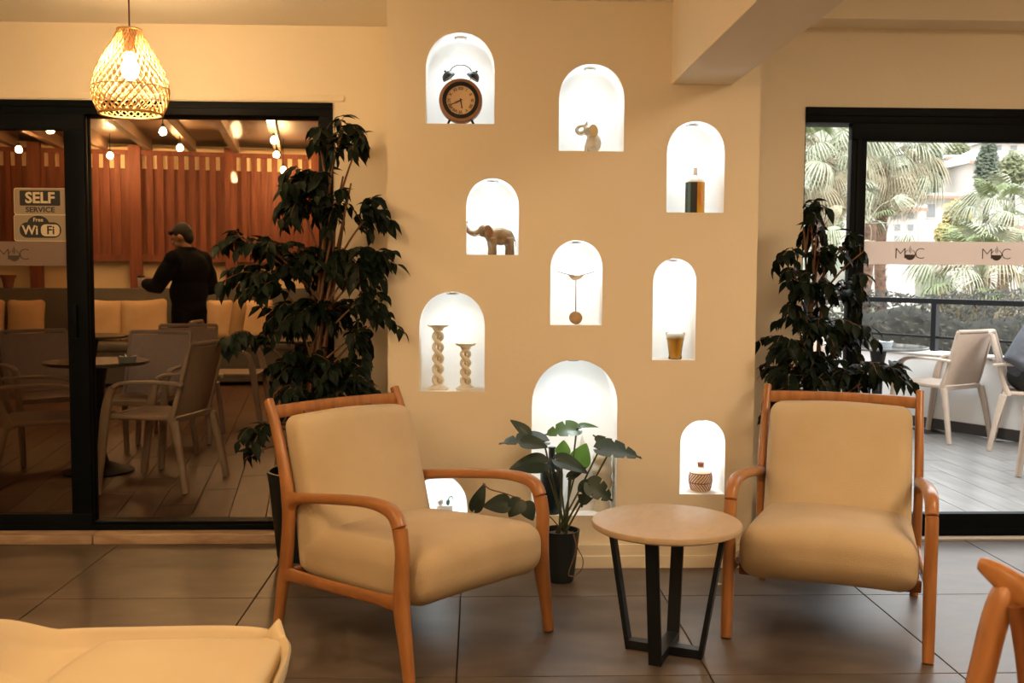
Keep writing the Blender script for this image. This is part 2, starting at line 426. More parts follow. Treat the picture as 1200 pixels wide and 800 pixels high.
MB().box(((DL0+.1+ps)/2, YD+.018, 1.045), (ps-DL0-.1, .008, 1.86)).build('pane', TINT, sp, smooth=False)
b = MB(); bar(b, ps+.03, ps+.05, YD-.028, YD-.005, .98, 1.14, .004); b.build('handle', FRAME, sp)
b = MB(); bar(b, pe-.05, pe-.005, YD+.06, YD+.10, .075, 2.04)
fp = b.build('fixed_panel', FRAME, d1)
MB().box(((pe-.02+DL1-.06)/2, YD+.08, 1.055), (DL1-.04-pe, .008, 1.96)).build('pane', GLASS, fp, smooth=False)

d2 = empty('door_2', (0, 0, 0), kind='structure')
ja = at(997, 200, YD).x; jb = at(1015, 200, YD).x
b = MB(); bar(b, DR0, DR1, YD-.01, YD+.15, 2.035, DRT); bar(b, DR0, DR1, YD-.02, YD-.008, 2.068, 2.080); bar(b, DR0, DR1, YD-.01, YD+.15, .0, .04)
bar(b, DR0, DR0+.004, YD, YD+.15, .04, 2.035, .001); bar(b, DR1-.06, DR1, YD-.01, YD+.15, .04, 2.035)
b.build('frame', FRAME, d2)
b = MB(); ya, yb = YD-.005, YD+.045
bar(b, ja, DR1-.06, ya, yb, 1.95, 2.04); bar(b, ja, DR1-.06, ya, yb, .0, .115); bar(b, ja, jb, ya, yb, .1, 1.96); bar(b, ja+.025, ja+.05, ya-.006, ya, .1, 1.96)
bar(b, DR1-.14, DR1-.06, ya, yb, .1, 1.96)
sp2 = b.build('sliding_panel', FRAME, d2)
MB().box(((jb+DR1-.1)/2, YD+.02, 1.03), (DR1-.1-jb, .008, 1.88)).build('pane', GLASS, sp2, smooth=False)
b = MB(); bar(b, DR0+.004, ja+.03, YD+.06, YD+.10, .035, .10)
fp2 = b.build('fixed_panel', FRAME, d2)
MB().box(((DR0+ja+.05)/2, YD+.08, 1.06), (ja+.04-DR0, .008, 1.96)).build('pane', GLASS, fp2, smooth=False)
MB().box(((DR0+XR)/2, YD-.045, .003), (XR-DR0, .05, .008), bev=.001).build('trim_threshold', mat('pale_threshold', (.62, .55, .47), .4), kind='structure', smooth=False)

# frosted bands with the café's lettering
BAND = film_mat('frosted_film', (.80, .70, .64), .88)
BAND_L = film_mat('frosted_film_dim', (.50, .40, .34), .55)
INK = mat('brown_ink', (.055, .04, .035), .6)
def logo(parent, x, z, s, y):
    m = text_mesh('M', s*1.0, .0004, -.0016, 1.05); stand(m); m.materials.append(INK)
    o = link(m, 'letter', parent); o.location = (x-.046, y, z)
    m = text_mesh('C', s*1.0, .0004, -.0016, 1.0); stand(m); m.materials.append(INK)
    o = link(m, 'letter', parent); o.location = (x+.050, y, z)
    r = s*.33; b = MB()
    pts = [(x+.002+r*math.cos(a), y, z-.003+r*math.sin(a)) for a in [R(118+i*(304/20)) for i in range(21)]]
    b.tube(pts, .0014, 5)
    hb = [Vector((x+.002+r*math.cos(R(a)), y, z-.003+r*math.sin(R(a)))) for a in range(180, 361, 12)]
    b.add([p-Vector((0, .0006, 0)) for p in hb], [tuple(range(len(hb)))])
    b.tube([(x+.002, y, z+.004), (x+.002, y, z+r+.014)], .0014, 5); b.tube([(x-.004, y, z+.010), (x-.004, y, z+r+.004)], .001, 5); b.tube([(x+.008, y, z+.010), (x+.008, y, z+r+.004)], .001, 5)
    b.build('cup_mark', INK, parent, smooth=False)
zb0, zb1 = at(1100, 310, YD).z, at(1100, 283, YD).z
bd = MB().box(((jb+DR1-.14)/2, YD+.012, (zb0+zb1)/2), (DR1-.14-jb, .002, zb1-zb0)).build('window_band', BAND, smooth=False,
    label='frosted strip with brown café lettering across the right glass door', cat='window film')
for i in range(5): logo(bd, at(1067, 297, YD).x+i*.432, at(1067, 297.5, YD).z, .078, YD+.0095)
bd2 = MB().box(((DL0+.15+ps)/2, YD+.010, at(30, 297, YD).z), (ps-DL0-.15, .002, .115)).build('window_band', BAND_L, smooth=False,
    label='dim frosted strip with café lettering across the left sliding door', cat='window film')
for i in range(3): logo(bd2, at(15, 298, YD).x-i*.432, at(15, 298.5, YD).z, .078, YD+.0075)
# stickers
CREAMP = mat('sticker_cream', (.62, .52, .36), .5); BLK = mat('sticker_black', (.012, .014, .018), .5)
STK = mat('sticker_backing', (.30, .24, .17), .55)
def rrect(wd, ht, r, n=5):
    p = []
    for cx, cz, a0 in ((wd/2-r, ht/2-r, 0), (-wd/2+r, ht/2-r, 90), (-wd/2+r, -ht/2+r, 180), (wd/2-r, -ht/2+r, 270)):
        for i in range(n+1):
            a = R(a0+90*i/n); p.append((cx+r*math.cos(a), cz+r*math.sin(a)))
    return p
def flat(parent, name, pts, m, x, z, y, th=.0004):
    me = stand(curve_mesh([pts], th)); me.materials.clear(); me.materials.append(m)
    o = link(me, name, parent); o.location = (x, y, z); return o
def lettering(parent, s_, size, m, x, z, y, off=0, sx=1.0):
    me = stand(text_mesh(s_, size, .0003, off, sx)); me.materials.append(m)
    o = link(me, 'lettering', parent); o.location = (x, y, z)
ys = YD+.0125
p0 = at(47, 236, ys); p1 = at(47.5, 267, ys)
s1 = empty('door_sticker', (p0.x, ys, p0.z), 0, 'SELF SERVICE sticker, upper of the two on the left sliding door', 'sticker')
flat(s1, 'backing', rrect(.246, .127, .012), CREAMP, 0, 0, 0); flat(s1, 'field', rrect(.240, .121, .011), STK, 0, 0, -.0006)
flat(s1, 'panel', rrect(.190, .072, .006), BLK, 0, .016, -.0012)
lettering(s1, 'SELF', .071, CREAMP, 0, .015, -.0018, .0022, 1.02); lettering(s1, 'SERVICE', .034, BLK, 0, -.040, -.0014, .0009, 1.12)
s2 = empty('door_sticker', (p1.x, ys, p1.z), 0, 'Free WiFi sticker, lower of the two on the left sliding door', 'sticker')
flat(s2, 'backing', rrect(.250, .127, .012), CREAMP, 0, 0, 0); flat(s2, 'field', rrect(.244, .121, .011), STK, 0, 0, -.0006)
flat(s2, 'panel', rrect(.196, .074, .036), BLK, 0, -.010, -.0010)
flat(s2, 'panel', [(.052*math.cos(R(a))-.010, .040*math.sin(R(a))) for a in range(0, 360, 15)], BLK, 0, .018, -.0011)
flat(s2, 'panel', rrect(.088, .056, .022), CREAMP, .046, -.011, -.0016)
lettering(s2, 'Wi', .060, CREAMP, -.048, -.012, -.0018, .0014); lettering(s2, 'Fi', .056, BLK, .048, -.012, -.0020, .0014)
lettering(s2, 'Free', .026, CREAMP, -.010, .038, -.0018, .0004)

# ------------------------------------------------------------------ pendant lamps
def make_pendant():
    root = empty('pendant_lamp', (0, 0, 0))
    prof = [(0.044, .33), (.060, .295), (.086, .25), (.115, .20), (.138, .145), (.146, .10), (.142, .06), (.130, .025), (.118, 0)]
    P = cr(prof, 4); 
    def ringpt(t, a, off=0):
        k = t*(len(P)-1); i = min(int(k), len(P)-2); f = k-i
        r = P[i][0]*(1-f)+P[i+1][0]*f+off; z = P[i][1]*(1-f)+P[i+1][1]*f
        return Vector((r*math.cos(a), r*math.sin(a), z))
    b = MB(); N = 30
    for dr in (1, -1):
        for s_ in range(N):
            a0 = 2*math.pi*s_/N; pts = [ringpt(t/18, a0+dr*t/18*2.0, .0012*dr*(1 if (t % 2) else -1)) for t in range(19)]
            b.tube(pts, .0019, 4, cap=False)
    for s_ in range(30):   # denser lower weave
        a0 = 2*math.pi*s_/30
        for dr in (1, -1): b.tube([ringpt(.62+t/8*.38, a0+dr*t/8*.7, .002*dr) for t in range(9)], .0019, 4, cap=False)
    b.build('lamp_shade', RATTAN, root)
    for t, rr in ((.006, .005), (.62, .0024), (.995, .0055)):
        MB().tube([ringpt(t, 2*math.pi*i/28, .001) for i in range(29)], rr, 5, cap=False).build('rim', RATTAN, root)
    MB().lathe([(.0, .335), (.03, .33), (.022, .30), (.022, .245), (.018, .24), (0, .24)], 14).build('socket', CORD, root)
    MB().tube([(0, 0, .33), (0, 0, .60)], .0035, 6).build('cord', CORD, root)
    MB().lathe([(0, .245), (.012, .24), (.018, .225), (.030, .195), (.034, .175), (.028, .150), (.014, .137), (0, .134)], 16).build('bulb', BULB, root)
    return root
PL = at(153.5, 134, 4.16)
pen = make_pendant(); pen.location = PL
tag(pen, 'glowing pear-shaped rattan pendant lamp hanging in front of the left glass door', 'lamp')
for ch in pen.children:
    if ch.name.startswith('cord'): ch.scale = (1, 1, 1)
def cord_fix(root):
    h = (ZC-root.location.z)
    me = MB().tube([(0, 0, .33), (0, 0, h)], .0035, 6).mesh('cord', CORD)
    for ch in root.children:
        if ch.name.startswith('cord'): ch.data = me
cord_fix(pen)
for x, y, z, lab in ((-1.02, 2.05, 1.98, 'rattan pendant lamp hanging over the left part of the room, before the visible one'),
                (.55, .75, 2.02, 'rattan pendant lamp hanging nearest the camera, over the middle'),
                (-2.3, .3, 2.0, 'rattan pendant lamp hanging at the far left behind the camera'),
                (-.6, -1.2, 2.0, 'rattan pendant lamp hanging behind the camera, near the front wall')):
    c = copy_tree(pen); c.location = (x, y, z); c['label'] = lab; cord_fix(c)

# ------------------------------------------------------------------ lounge armchairs
def make_armchair():
    root = empty('lounge_armchair', (0, 0, 0))
    def X(u, s): return s*(.302+.034*min(1, max(0, u/.74)))
    for s in (-1, 1):
        rp = cr([(0, 0, .034, .036), (.028, .12, .036, .046), (.058, .24, .038, .058), (.078, .38, .036, .056), (.078, .47, .036, .062),
                 (.055, .58, .036, .050), (.005, .72, .034, .044), (-.048, .832, .032, .036)], 5)
        MB().sweep([(X(u, s), -u, z, a, h) for u, z, a, h in rp], (1, 0, 0), 12, .75).build('leg', WOOD, root)
        fp_ = cr([(.775, 0, .038, .036), (.757, .12, .042, .046), (.738, .235, .044, .062), (.738, .33, .044, .050), (.742, .42, .044, .046), (.728, .492, .044, .050)], 5)
        MB().sweep([(X(u, s), -u, z, a, h) for u, z, a, h in fp_], (1, 0, 0), 12, .8).build('leg', WOOD, root)
        ap = cr([(.729, .490, .044, .050), (.705, .528, .046, .048), (.655, .546, .048, .042), (.55, .547, .048, .036), (.38, .528, .046, .036), (.20, .502, .042, .038), (.125, .488, .038, .048), (.085, .470, .034, .085)], 5)
        MB().sweep([(X(u, s), -u, z, a, h) for u, z, a, h in ap], (1, 0, 0), 12, .8).build('armrest', WOOD, root)
        rl = cr([(.058, .20, .032, .060), (.12, .205, .028, .046), (.4, .222, .028, .042), (.66, .242, .028, .046), (.735, .248, .032, .075)], 5)
        MB().sweep([(X(u, s), -u, z, a, h) for u, z, a, h in rl], (1, 0, 0), 10, .7).build('side_rail', WOOD, root)
    n = 12
    tr = [(-.290+.58*i/n, .040+.014*math.sin(math.pi*i/n)-.012, .785+.004*math.sin(math.pi*i/n), .020, .050) for i in range(n+1)]
    MB().sweep([(x, y, z, a, h) for x, y, z, a, h in tr], (0, 1, 0), 10, .6, rnd=False).build('back_rail', WOOD, root)
    for u, z in ((.64, .222), (.09, .205)):
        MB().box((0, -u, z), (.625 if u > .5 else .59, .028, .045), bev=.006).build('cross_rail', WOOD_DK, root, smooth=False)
    for x in (-.14, 0, .14):      # rear slats carrying the back cushion
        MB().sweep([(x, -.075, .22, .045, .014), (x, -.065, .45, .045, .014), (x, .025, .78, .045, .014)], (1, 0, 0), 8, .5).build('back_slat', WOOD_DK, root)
    def sf(q):
        u = (q.y+.35)/.70                                   # 0 front 1 rear
        x = q.x*(1-.060*u)
        z = q.z+.035*(1-(q.x/.30)**2)*max(0, 1-((u-.35)/.7)**2)*(1 if q.z > 0 else .25)
        z -= .040*u*(1 if q.z > 0 else .7)
        if q.z < 0 and u < .12: z += .02*(1-u/.12)
        y = q.y - .024*max(0, 1-u*4)*(1-(q.x/.32)**2)*(1-(q.z/.12)**2)
        return Vector((x, y-.445, z+.312))
    MB().rbox(.303, .35, .097, .068, 22, sf).build('seat_cushion', SEATFAB, root, ang=80)
    def bf(q):
        t = (q.z+.285)/.57
        x = q.x*(1+.030*(1-t))
        puff = .030*(1-(q.x/.27)**2)*math.sin(math.pi*min(1, max(0, t)))
        y = q.y-(puff if q.y < 0 else -.2*puff)
        y = y*(1.30-.50*t)-.172+.130*t**1.15
        zz = q.z+.492+(.006*math.cos(q.x*9) if t > .8 else 0)
        return Vector((x, y, zz))
    MB().rbox(.276, .070, .285, .045, 22, bf).build('back_cushion', FABRIC, root, ang=80)
    # piping seam around the front edge of the back cushion
    return root
def place(o, front_mid, ang, foot=.775):
    f = Vector((math.sin(ang), -math.cos(ang), 0)); p = Vector(front_mid)-f*foot; o.location = p; o.rotation_euler = (0, 0, ang)
arm = make_armchair(); place(arm, (.024, 3.412, 0), R(45.0))
tag(arm, 'beech lounge armchair with cream cushions, left one, turned towards the right', 'chair', 'pair of lounge armchairs')
arm2 = copy_tree(arm); place(arm2, (1.203, 3.44, 0), R(-22.5))
tag(arm2, 'beech lounge armchair with cream cushions, right of the round side table', 'chair', 'pair of lounge armchairs')

# ------------------------------------------------------------------ side table
tb = empty('side_table', (.645, 3.43, 0), R(-24), 'round side table with a beige stone top and crossed black metal base, between the armchairs', 'table')
ZT = .462
MB().lathe([(0, ZT-.026), (.243, ZT-.026), (.253, ZT-.020), (.255, ZT-.010), (.252, ZT-.002), (.247, ZT), (0, ZT)], 72).build('tabletop', TRAV_TOP, tb, ang=40)
for i in range(4):
    a = R(90*i); c, s = math.cos(a), math.sin(a); side = (-s, c, 0)
    MB().seg((c*.125, s*.125, .0), (c*.195, s*.195, ZT-.03), .044, .016, side, .002).build('leg', BLACK, tb, smooth=False)
for i in (0, 1):
    a = R(90*i); c, s = math.cos(a), math.sin(a)
    MB().seg((-c*.130, -s*.130, .017+.0005*i), (c*.130, s*.130, .017+.0005*i), .044, .030, (-s, c, 0), .002).build('foot_bar', BLACK, tb, smooth=False)
    MB().seg((-c*.205, -s*.205, ZT-.034), (c*.205, s*.205, ZT-.034), .044, .012, (-s, c, 0), .002).build('top_bar', BLACK, tb, smooth=False)

# ------------------------------------------------------------------ plants
def leaf_mesh(L, W, mt, name='leaf', fold=.25, droop=.25):
    b = MB(); prof = [(0, .02), (.12, .55), (.32, 1), (.55, .92), (.75, .55), (.9, .18), (1.0, .0)]
    V = []; F = []
    for t, w_ in prof:
        z = -droop*L*t*t
        V += [(-w_*W/2, t*L, z+fold*w_*W/2), (0, t*L, z), (w_*W/2, t*L, z+fold*w_*W/2)]
    for i in range(len(prof)-1):
        k = i*3; F += [(k, k+1, k+4, k+3), (k+1, k+2, k+5, k+4)]
    return b.add(V, F).mesh(name, mt, True, 80)
FL_ = [leaf_mesh(.068, .034, LEAF), leaf_mesh(.058, .031, LEAF, droop=.4), leaf_mesh(.076, .036, LEAF, fold=.4, droop=.3)]
def ficus(name, base, pot_r, pot_h, clusters, label, seed, trunks, maxY):
    rnd = random.Random(seed)
    root = empty(name, base, 0, label, 'plant')
    B = Vector(base)
    MB().lathe([(0, 0), (pot_r*.74, 0), (pot_r*.78, .01), (pot_r*.96, pot_h*.8), (pot_r, pot_h*.92), (pot_r*1.03, pot_h), (pot_r*.95, pot_h), (pot_r*.93, pot_h-.05), (0, pot_h-.05)], 36).build('pot', POTB, root)
    MB().lathe([(0, pot_h-.035), (pot_r*.6, pot_h-.038), (pot_r*.925, pot_h-.045)], 24).build('soil', SOIL, root)
    top = max(clusters, key=lambda c: c[0].z)[0]
    TR = []
    for i in range(trunks):
        a = 2*math.pi*i/trunks; tp = top-B; k = 1 - .12*i/trunks
        pts = [Vector((.05*math.cos(a), .05*math.sin(a), pot_h-.05)),
               Vector((tp.x*.25+.03*math.cos(a+1), tp.y*.25+.03*math.sin(a+1), pot_h+(tp.z-pot_h)*.28*k)),
               Vector((tp.x*.55+.03*math.cos(a+2.2), tp.y*.55+.03*math.sin(a+2.2), pot_h+(tp.z-pot_h)*.6*k)),
               Vector((tp.x*.9+.05*math.cos(a+3), tp.y*.9+.04*math.sin(a+3), pot_h+(tp.z-pot_h)*.93*k))]
        P = [Vector(p) for p in cr([tuple(p) for p in pts], 6)]; TR.append(P)
        MB().tube(P, [.013-.009*j/(len(P)-1) for j in range(len(P))], 7).build('stem', STEM, root)
    leaves = []; tw = MB()
    for (c, rx, rz, ry, n) in clusters:
        c = c-B
        P = min(TR, key=lambda P: min((q-c).length for q in P)+rnd.random()*.1)
        q = min(P, key=lambda q: abs(q.z-(c.z-.22)) if c.z > pot_h+.4 else abs(q.z-c.z))
        mid = (q+c)/2+Vector((0, 0, .05)); hub = c+Vector((-(c.x-q.x)*.15, 0, .02))
        br = [Vector(p) for p in cr([tuple(q), tuple(mid), tuple(hub)], 5)]
        tw.tube(br, [.006-.003*j/(len(br)-1) for j in range(len(br))], 5)
        k = max(2, round(n/(4.4 if c.x+B.x < .5 else 5.5)))
        for i in range(k):
            a = rnd.uniform(0, 2*math.pi); e_ = math.sqrt(rnd.random())
            end = c+Vector((rx*e_*math.cos(a), ry*rnd.uniform(-1, 1), rz*e_*math.sin(a)))
            st = br[rnd.randint(len(br)//2, len(br)-1)]
            d = end-st
            if d.length > .26: st = end-d.normalized()*rnd.uniform(.16, .26)
            m_ = (st+end)/2+Vector((0, 0, .04)); tp = [Vector(p) for p in cr([tuple(st), tuple(m_), tuple(end)], 4)]
            tw.tube(tp, .0016, 4, cap=False)
            for j in range(9):
                f = .15+.85*j/8; ix = f*(len(tp)-1); i0 = min(int(ix), len(tp)-2); p = tp[i0].lerp(tp[i0+1], ix-i0)
                t = (tp[i0+1]-tp[i0]).normalized(); sd = t.cross(Vector((0, 0, 1)))
                sd = sd.normalized() if sd.length > .01 else Vector((1, 0, 0))
                dv = (t*.7+sd*(1 if j % 2 else -1)*rnd.uniform(.4, 1)+Vector((rnd.uniform(-.2, .2), rnd.uniform(-.2, .2), rnd.uniform(-1.1, -.15)))).normalized()
                w_ = p+B+dv*.08
                if w_.y > maxY(w_) or p.y+B.y > maxY(w_): 
                    p = Vector((p.x, maxY(w_)-B.y-.09, p.z)); dv = Vector((dv.x, -abs(dv.y), dv.z))
                up = Vector((rnd.uniform(-.5, .5), rnd.uniform(-.7, .2), 1)); xx = dv.cross(up).normalized(); zz = xx.cross(dv)
                M = Matrix((xx, dv, zz)).transposed().to_4x4(); M.translation = p
                leaves.append((M @ Matrix.Scale(rnd.uniform(.75, 1.15), 4), (p+B-CP).length, rnd.randint(0, 2)))
    tw.build('twigs', STEM, root, kind='stuff')
    leaves.sort(key=lambda q: q[1])
    for M, _, k in leaves[:300]:
        o = link(FL_[k], 'leaf', root); o.matrix_local = M
    rest = MB()
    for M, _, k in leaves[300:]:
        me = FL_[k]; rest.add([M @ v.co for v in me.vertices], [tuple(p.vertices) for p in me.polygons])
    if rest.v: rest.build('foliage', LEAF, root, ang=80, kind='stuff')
    return root
def cl(px, py, rx, rz, n, Y, ry=.14):
    s = Y/1200; return (at(px, py, Y), rx*s, rz*s, ry, n)
CL = [cl(403, 165, 24, 28, 55, 4.62), cl(372, 172, 12, 26, 22, 4.62), cl(425, 175, 14, 20, 18, 4.6), cl(440, 260, 20, 26, 45, 4.45, .06), cl(395, 245, 28, 26, 50, 4.6), cl(360, 215, 30, 26, 75, 4.6),
      cl(345, 240, 26, 28, 60, 4.55), cl(268, 285, 16, 10, 24, 4.5), cl(295, 290, 28, 14, 50, 4.5), cl(300, 328, 38, 22, 90, 4.55), cl(350, 310, 36, 30, 100, 4.6), cl(395, 310, 30, 30, 60, 4.62),
      cl(435, 312, 26, 26, 60, 4.45, .06), cl(455, 305, 14, 14, 18, 4.40, .04), cl(340, 375, 48, 26, 120, 4.6), cl(282, 398, 20, 14, 36, 4.5), cl(385, 365, 44, 34, 100, 4.62), cl(440, 355, 18, 28, 40, 4.5, .06),
      cl(462, 382, 12, 10, 10, 4.36, .03), cl(430, 400, 22, 26, 50, 4.5, .1), cl(350, 430, 42, 30, 110, 4.62), cl(400, 440, 36, 32, 90, 4.62), cl(432, 450, 20, 24, 40, 4.5, .06), cl(350, 475, 34, 24, 70, 4.6),
      cl(295, 512, 12, 18, 18, 4.5), cl(285, 540, 6, 10, 6, 4.5), cl(392, 480, 34, 18, 45, 4.6)]
pb = at(357, 600, 4.62)
ficus('potted_ficus', (pb.x, 4.66, 0), .17, .40, CL, 'tall bushy potted ficus behind the left armchair, beside the left glass door', 11, 6,
      lambda p: 4.90 if p.x < X0-.06 else YN-.02)
CR_ = [cl(955, 245, 16, 10, 14, 4.62), cl(950, 270, 20, 14, 30, 4.62), cl(962, 300, 26, 22, 50, 4.6), cl(1005, 285, 20, 12, 18, 4.6), cl(1020, 300, 14, 8, 8, 4.5), cl(920, 300, 14, 12, 16, 4.6),
       cl(955, 340, 32, 26, 70, 4.6), cl(1000, 345, 22, 26, 50, 4.6), cl(925, 325, 16, 14, 14, 4.6), cl(925, 372, 18, 16, 36, 4.6), cl(960, 385, 36, 26, 90, 4.6), cl(1000, 395, 24, 24, 60, 4.6), cl(915, 410, 24, 18, 45, 4.55),
       cl(960, 430, 50, 20, 100, 4.6), cl(1026, 436, 22, 14, 36, 4.5), cl(1050, 440, 14, 12, 22, 4.45), cl(898, 412, 8, 5, 6, 4.5), cl(905, 440, 18, 20, 36, 4.52), cl(1000, 440, 40, 18, 60, 4.55), cl(1050, 440, 12, 10, 10, 4.45),
       cl(892, 470, 8, 22, 16, 4.42, .03), cl(950, 455, 48, 14, 50, 4.5)]
pr_ = at(958, 600, 4.62)
ficus('potted_ficus', (pr_.x, 4.68, 0), .17, .36, CR_, 'slender dark potted ficus behind the right armchair, in front of the right glass door', 23, 4,
      lambda p: 4.90 if p.x > X1+.05 else YN-.02)

# monstera
MY = 4.20
mp0 = gnd(657, 680)
ms = empty('potted_monstera', (mp0.x, mp0.y, 0), 0, 'small monstera in a dark pot on the floor in front of the tallest niche', 'plant')
MO = Vector((mp0.x, mp0.y, 0))
MB().lathe([(0, 0), (.050, 0), (.056, .01), (.072, .15), (.078, .205), (.080, .22), (.072, .22), (.070, .195), (0, .195)], 32).build('pot', POTB, ms)
MB().lathe([(0, .205), (.05, .203), (.071, .198)], 20).build('soil', SOIL, ms)
def mleaf(px, py, Y, L, W, direc, up, split=0, mt=LEAF2, cup=.18, droop=.25):
    # leaf centre given by photo position; split>0 cuts lobes into the margins
    c = at(px, py, Y)-MO; d = Vector(direc).normalized(); u = Vector(up); x = d.cross(u).normalized(); z = x.cross(d)
    n = 26; b = MB(); V = []; F = []
    for i in range(n+1):
        t = i/n; w_ = (math.sin(math.pi*min(1, t**.62)))**.75*(1-.15*t) if t < 1 else 0
        if t == 0: w_ = .12
        wi = 1.0
        if split and .15 < t < .93:
            ph = (t-.15)/.78*split
            if ph % 1 > .80: wi = .42
        row = [-1, -.62, -.3, 0, .3, .62, 1]
        for r in row:
            q = r*w_*wi*W/2; V.append(c+x*q+d*((t-.5)*L-.10*L*(abs(r)**2)*(1-t))+z*(cup*abs(q)-droop*L*(t-.4)**2))
    k = 7
    for i in range(n):
        for j in range(k-1): F.append((i*k+j, i*k+j+1, (i+1)*k+j+1, (i+1)*k+j))
    o = b.add(V, F).build('leaf', mt, ms, ang=80)
    return c-d*L*.45
def translucent(m, amt, col):
    n = m.node_tree.nodes; l = m.node_tree.links; o = n['Material Output']; p = n['Principled BSDF']; t = n.new('ShaderNodeBsdfTranslucent'); x = n.new('ShaderNodeMixShader')
    t.inputs[0].default_value = (*col, 1); x.inputs[0].default_value = amt; l.new(p.outputs[0], x.inputs[1]); l.new(t.outputs[0], x.inputs[2]); l.new(x.outputs[0], o.inputs[0])
translucent(LEAF2, .45, (.16, .34, .06))
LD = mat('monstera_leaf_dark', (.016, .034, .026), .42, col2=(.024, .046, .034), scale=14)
stalks = []
M_ = [  # px, py, Y, L, W, dir, up, split, mat
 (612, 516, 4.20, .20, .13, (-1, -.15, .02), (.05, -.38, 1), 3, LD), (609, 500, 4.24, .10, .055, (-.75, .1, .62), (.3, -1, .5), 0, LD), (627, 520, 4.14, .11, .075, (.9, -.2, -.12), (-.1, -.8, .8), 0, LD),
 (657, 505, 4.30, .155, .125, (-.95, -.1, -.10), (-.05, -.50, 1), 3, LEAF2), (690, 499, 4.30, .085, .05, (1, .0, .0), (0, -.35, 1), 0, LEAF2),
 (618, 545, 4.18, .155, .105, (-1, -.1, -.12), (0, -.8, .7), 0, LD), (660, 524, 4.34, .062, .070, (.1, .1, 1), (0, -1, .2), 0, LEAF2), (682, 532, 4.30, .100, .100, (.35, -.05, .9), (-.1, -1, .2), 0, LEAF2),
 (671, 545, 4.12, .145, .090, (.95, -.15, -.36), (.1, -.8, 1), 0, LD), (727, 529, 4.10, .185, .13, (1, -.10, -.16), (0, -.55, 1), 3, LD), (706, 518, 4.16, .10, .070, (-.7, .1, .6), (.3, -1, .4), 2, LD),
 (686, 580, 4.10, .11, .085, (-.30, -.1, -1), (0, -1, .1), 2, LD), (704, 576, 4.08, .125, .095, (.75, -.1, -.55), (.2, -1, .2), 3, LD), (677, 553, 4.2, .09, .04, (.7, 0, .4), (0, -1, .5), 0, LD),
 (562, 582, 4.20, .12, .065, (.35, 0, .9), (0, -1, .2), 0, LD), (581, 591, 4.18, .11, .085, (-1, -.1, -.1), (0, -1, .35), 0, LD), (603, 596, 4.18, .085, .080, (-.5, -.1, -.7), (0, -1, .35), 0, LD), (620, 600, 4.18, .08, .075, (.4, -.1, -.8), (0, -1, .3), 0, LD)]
for q in M_:
    c0 = mleaf(*q)
    stalks.append((q, c0))
base = Vector((0, 0, .2))
b = MB()
for i, (q, c0) in enumerate(stalks[:14]):
    s0 = base+Vector((.025*math.cos(i*2.4), .025*math.sin(i*2.4), 0)); m_ = s0.lerp(c0, .5)+Vector((0, 0, -.01+.01*(i % 3)))
    if i in (1, 2, 4): s0 = stalks[i-1][1] if i != 2 else stalks[0][1]; m_ = (s0+c0)/2
    MB().tube(cr([tuple(s0), tuple(m_), tuple(c0)], 6), .0038 if i not in (1, 2, 4) else .002, 6).build('stalk', STEMG, ms)
vine = [at(x, y, 4.19)-MO for x, y in ((566, 566), (574, 573), (592, 578), (610, 585), (628, 594), (645, 606), (655, 617))]
MB().tube(cr([tuple(p) for p in vine], 5), .003, 6).build('stalk', STEM, ms)
loop = [at(x, y, 4.18)-MO for x, y in ((671, 622), (676, 640), (683, 655), (681, 668), (672, 675), (666, 672), (672, 655), (675, 640), (672, 624))]
loop = [Vector((p.x, p.y, max(.004, p.z))) for p in loop]
MB().tube(cr([tuple(p) for p in loop], 5), .0022, 5).build('aerial_root', STEM, ms)

# dry leaf on the floor
dl = gnd(838, 690); me = leaf_mesh(.062, .032, mat('dry_leaf', (.50, .36, .12), .7), fold=.5, droop=-.12)
me.name = 'fallen_leaf'; o = link(me, 'fallen_leaf', None, None, 'small dry yellow leaf lying on the floor tiles behind the side table', 'leaf'); o.location = (dl.x-.02, dl.y, .012); o.rotation_euler = (0, 0, R(-80))

# ------------------------------------------------------------------ things in the niches
WCER = mat('white_ceramic', (.82, .80, .76), .35); CREAMC = mat('cream_ceramic', (.78, .72, .58), .45, col2=(.68, .60, .44), scale=14)
BRONZE = mat('aged_bronze', (.27, .18, .095), .42, metal=.25, col2=(.15, .09, .04), scale=30)
COPPER = mat('copper', (.25, .11, .05), .4, metal=.25); CFACE = mat('clock_paper', (.72, .50, .30), .7); AMBER = mat('amber', (.52, .24, .02), .15, col2=(.62, .33, .03), scale=10)
TEAL = mat('smoke_glass', (.01, .02, .03), .1)
def nz(k): return arches[k][2]
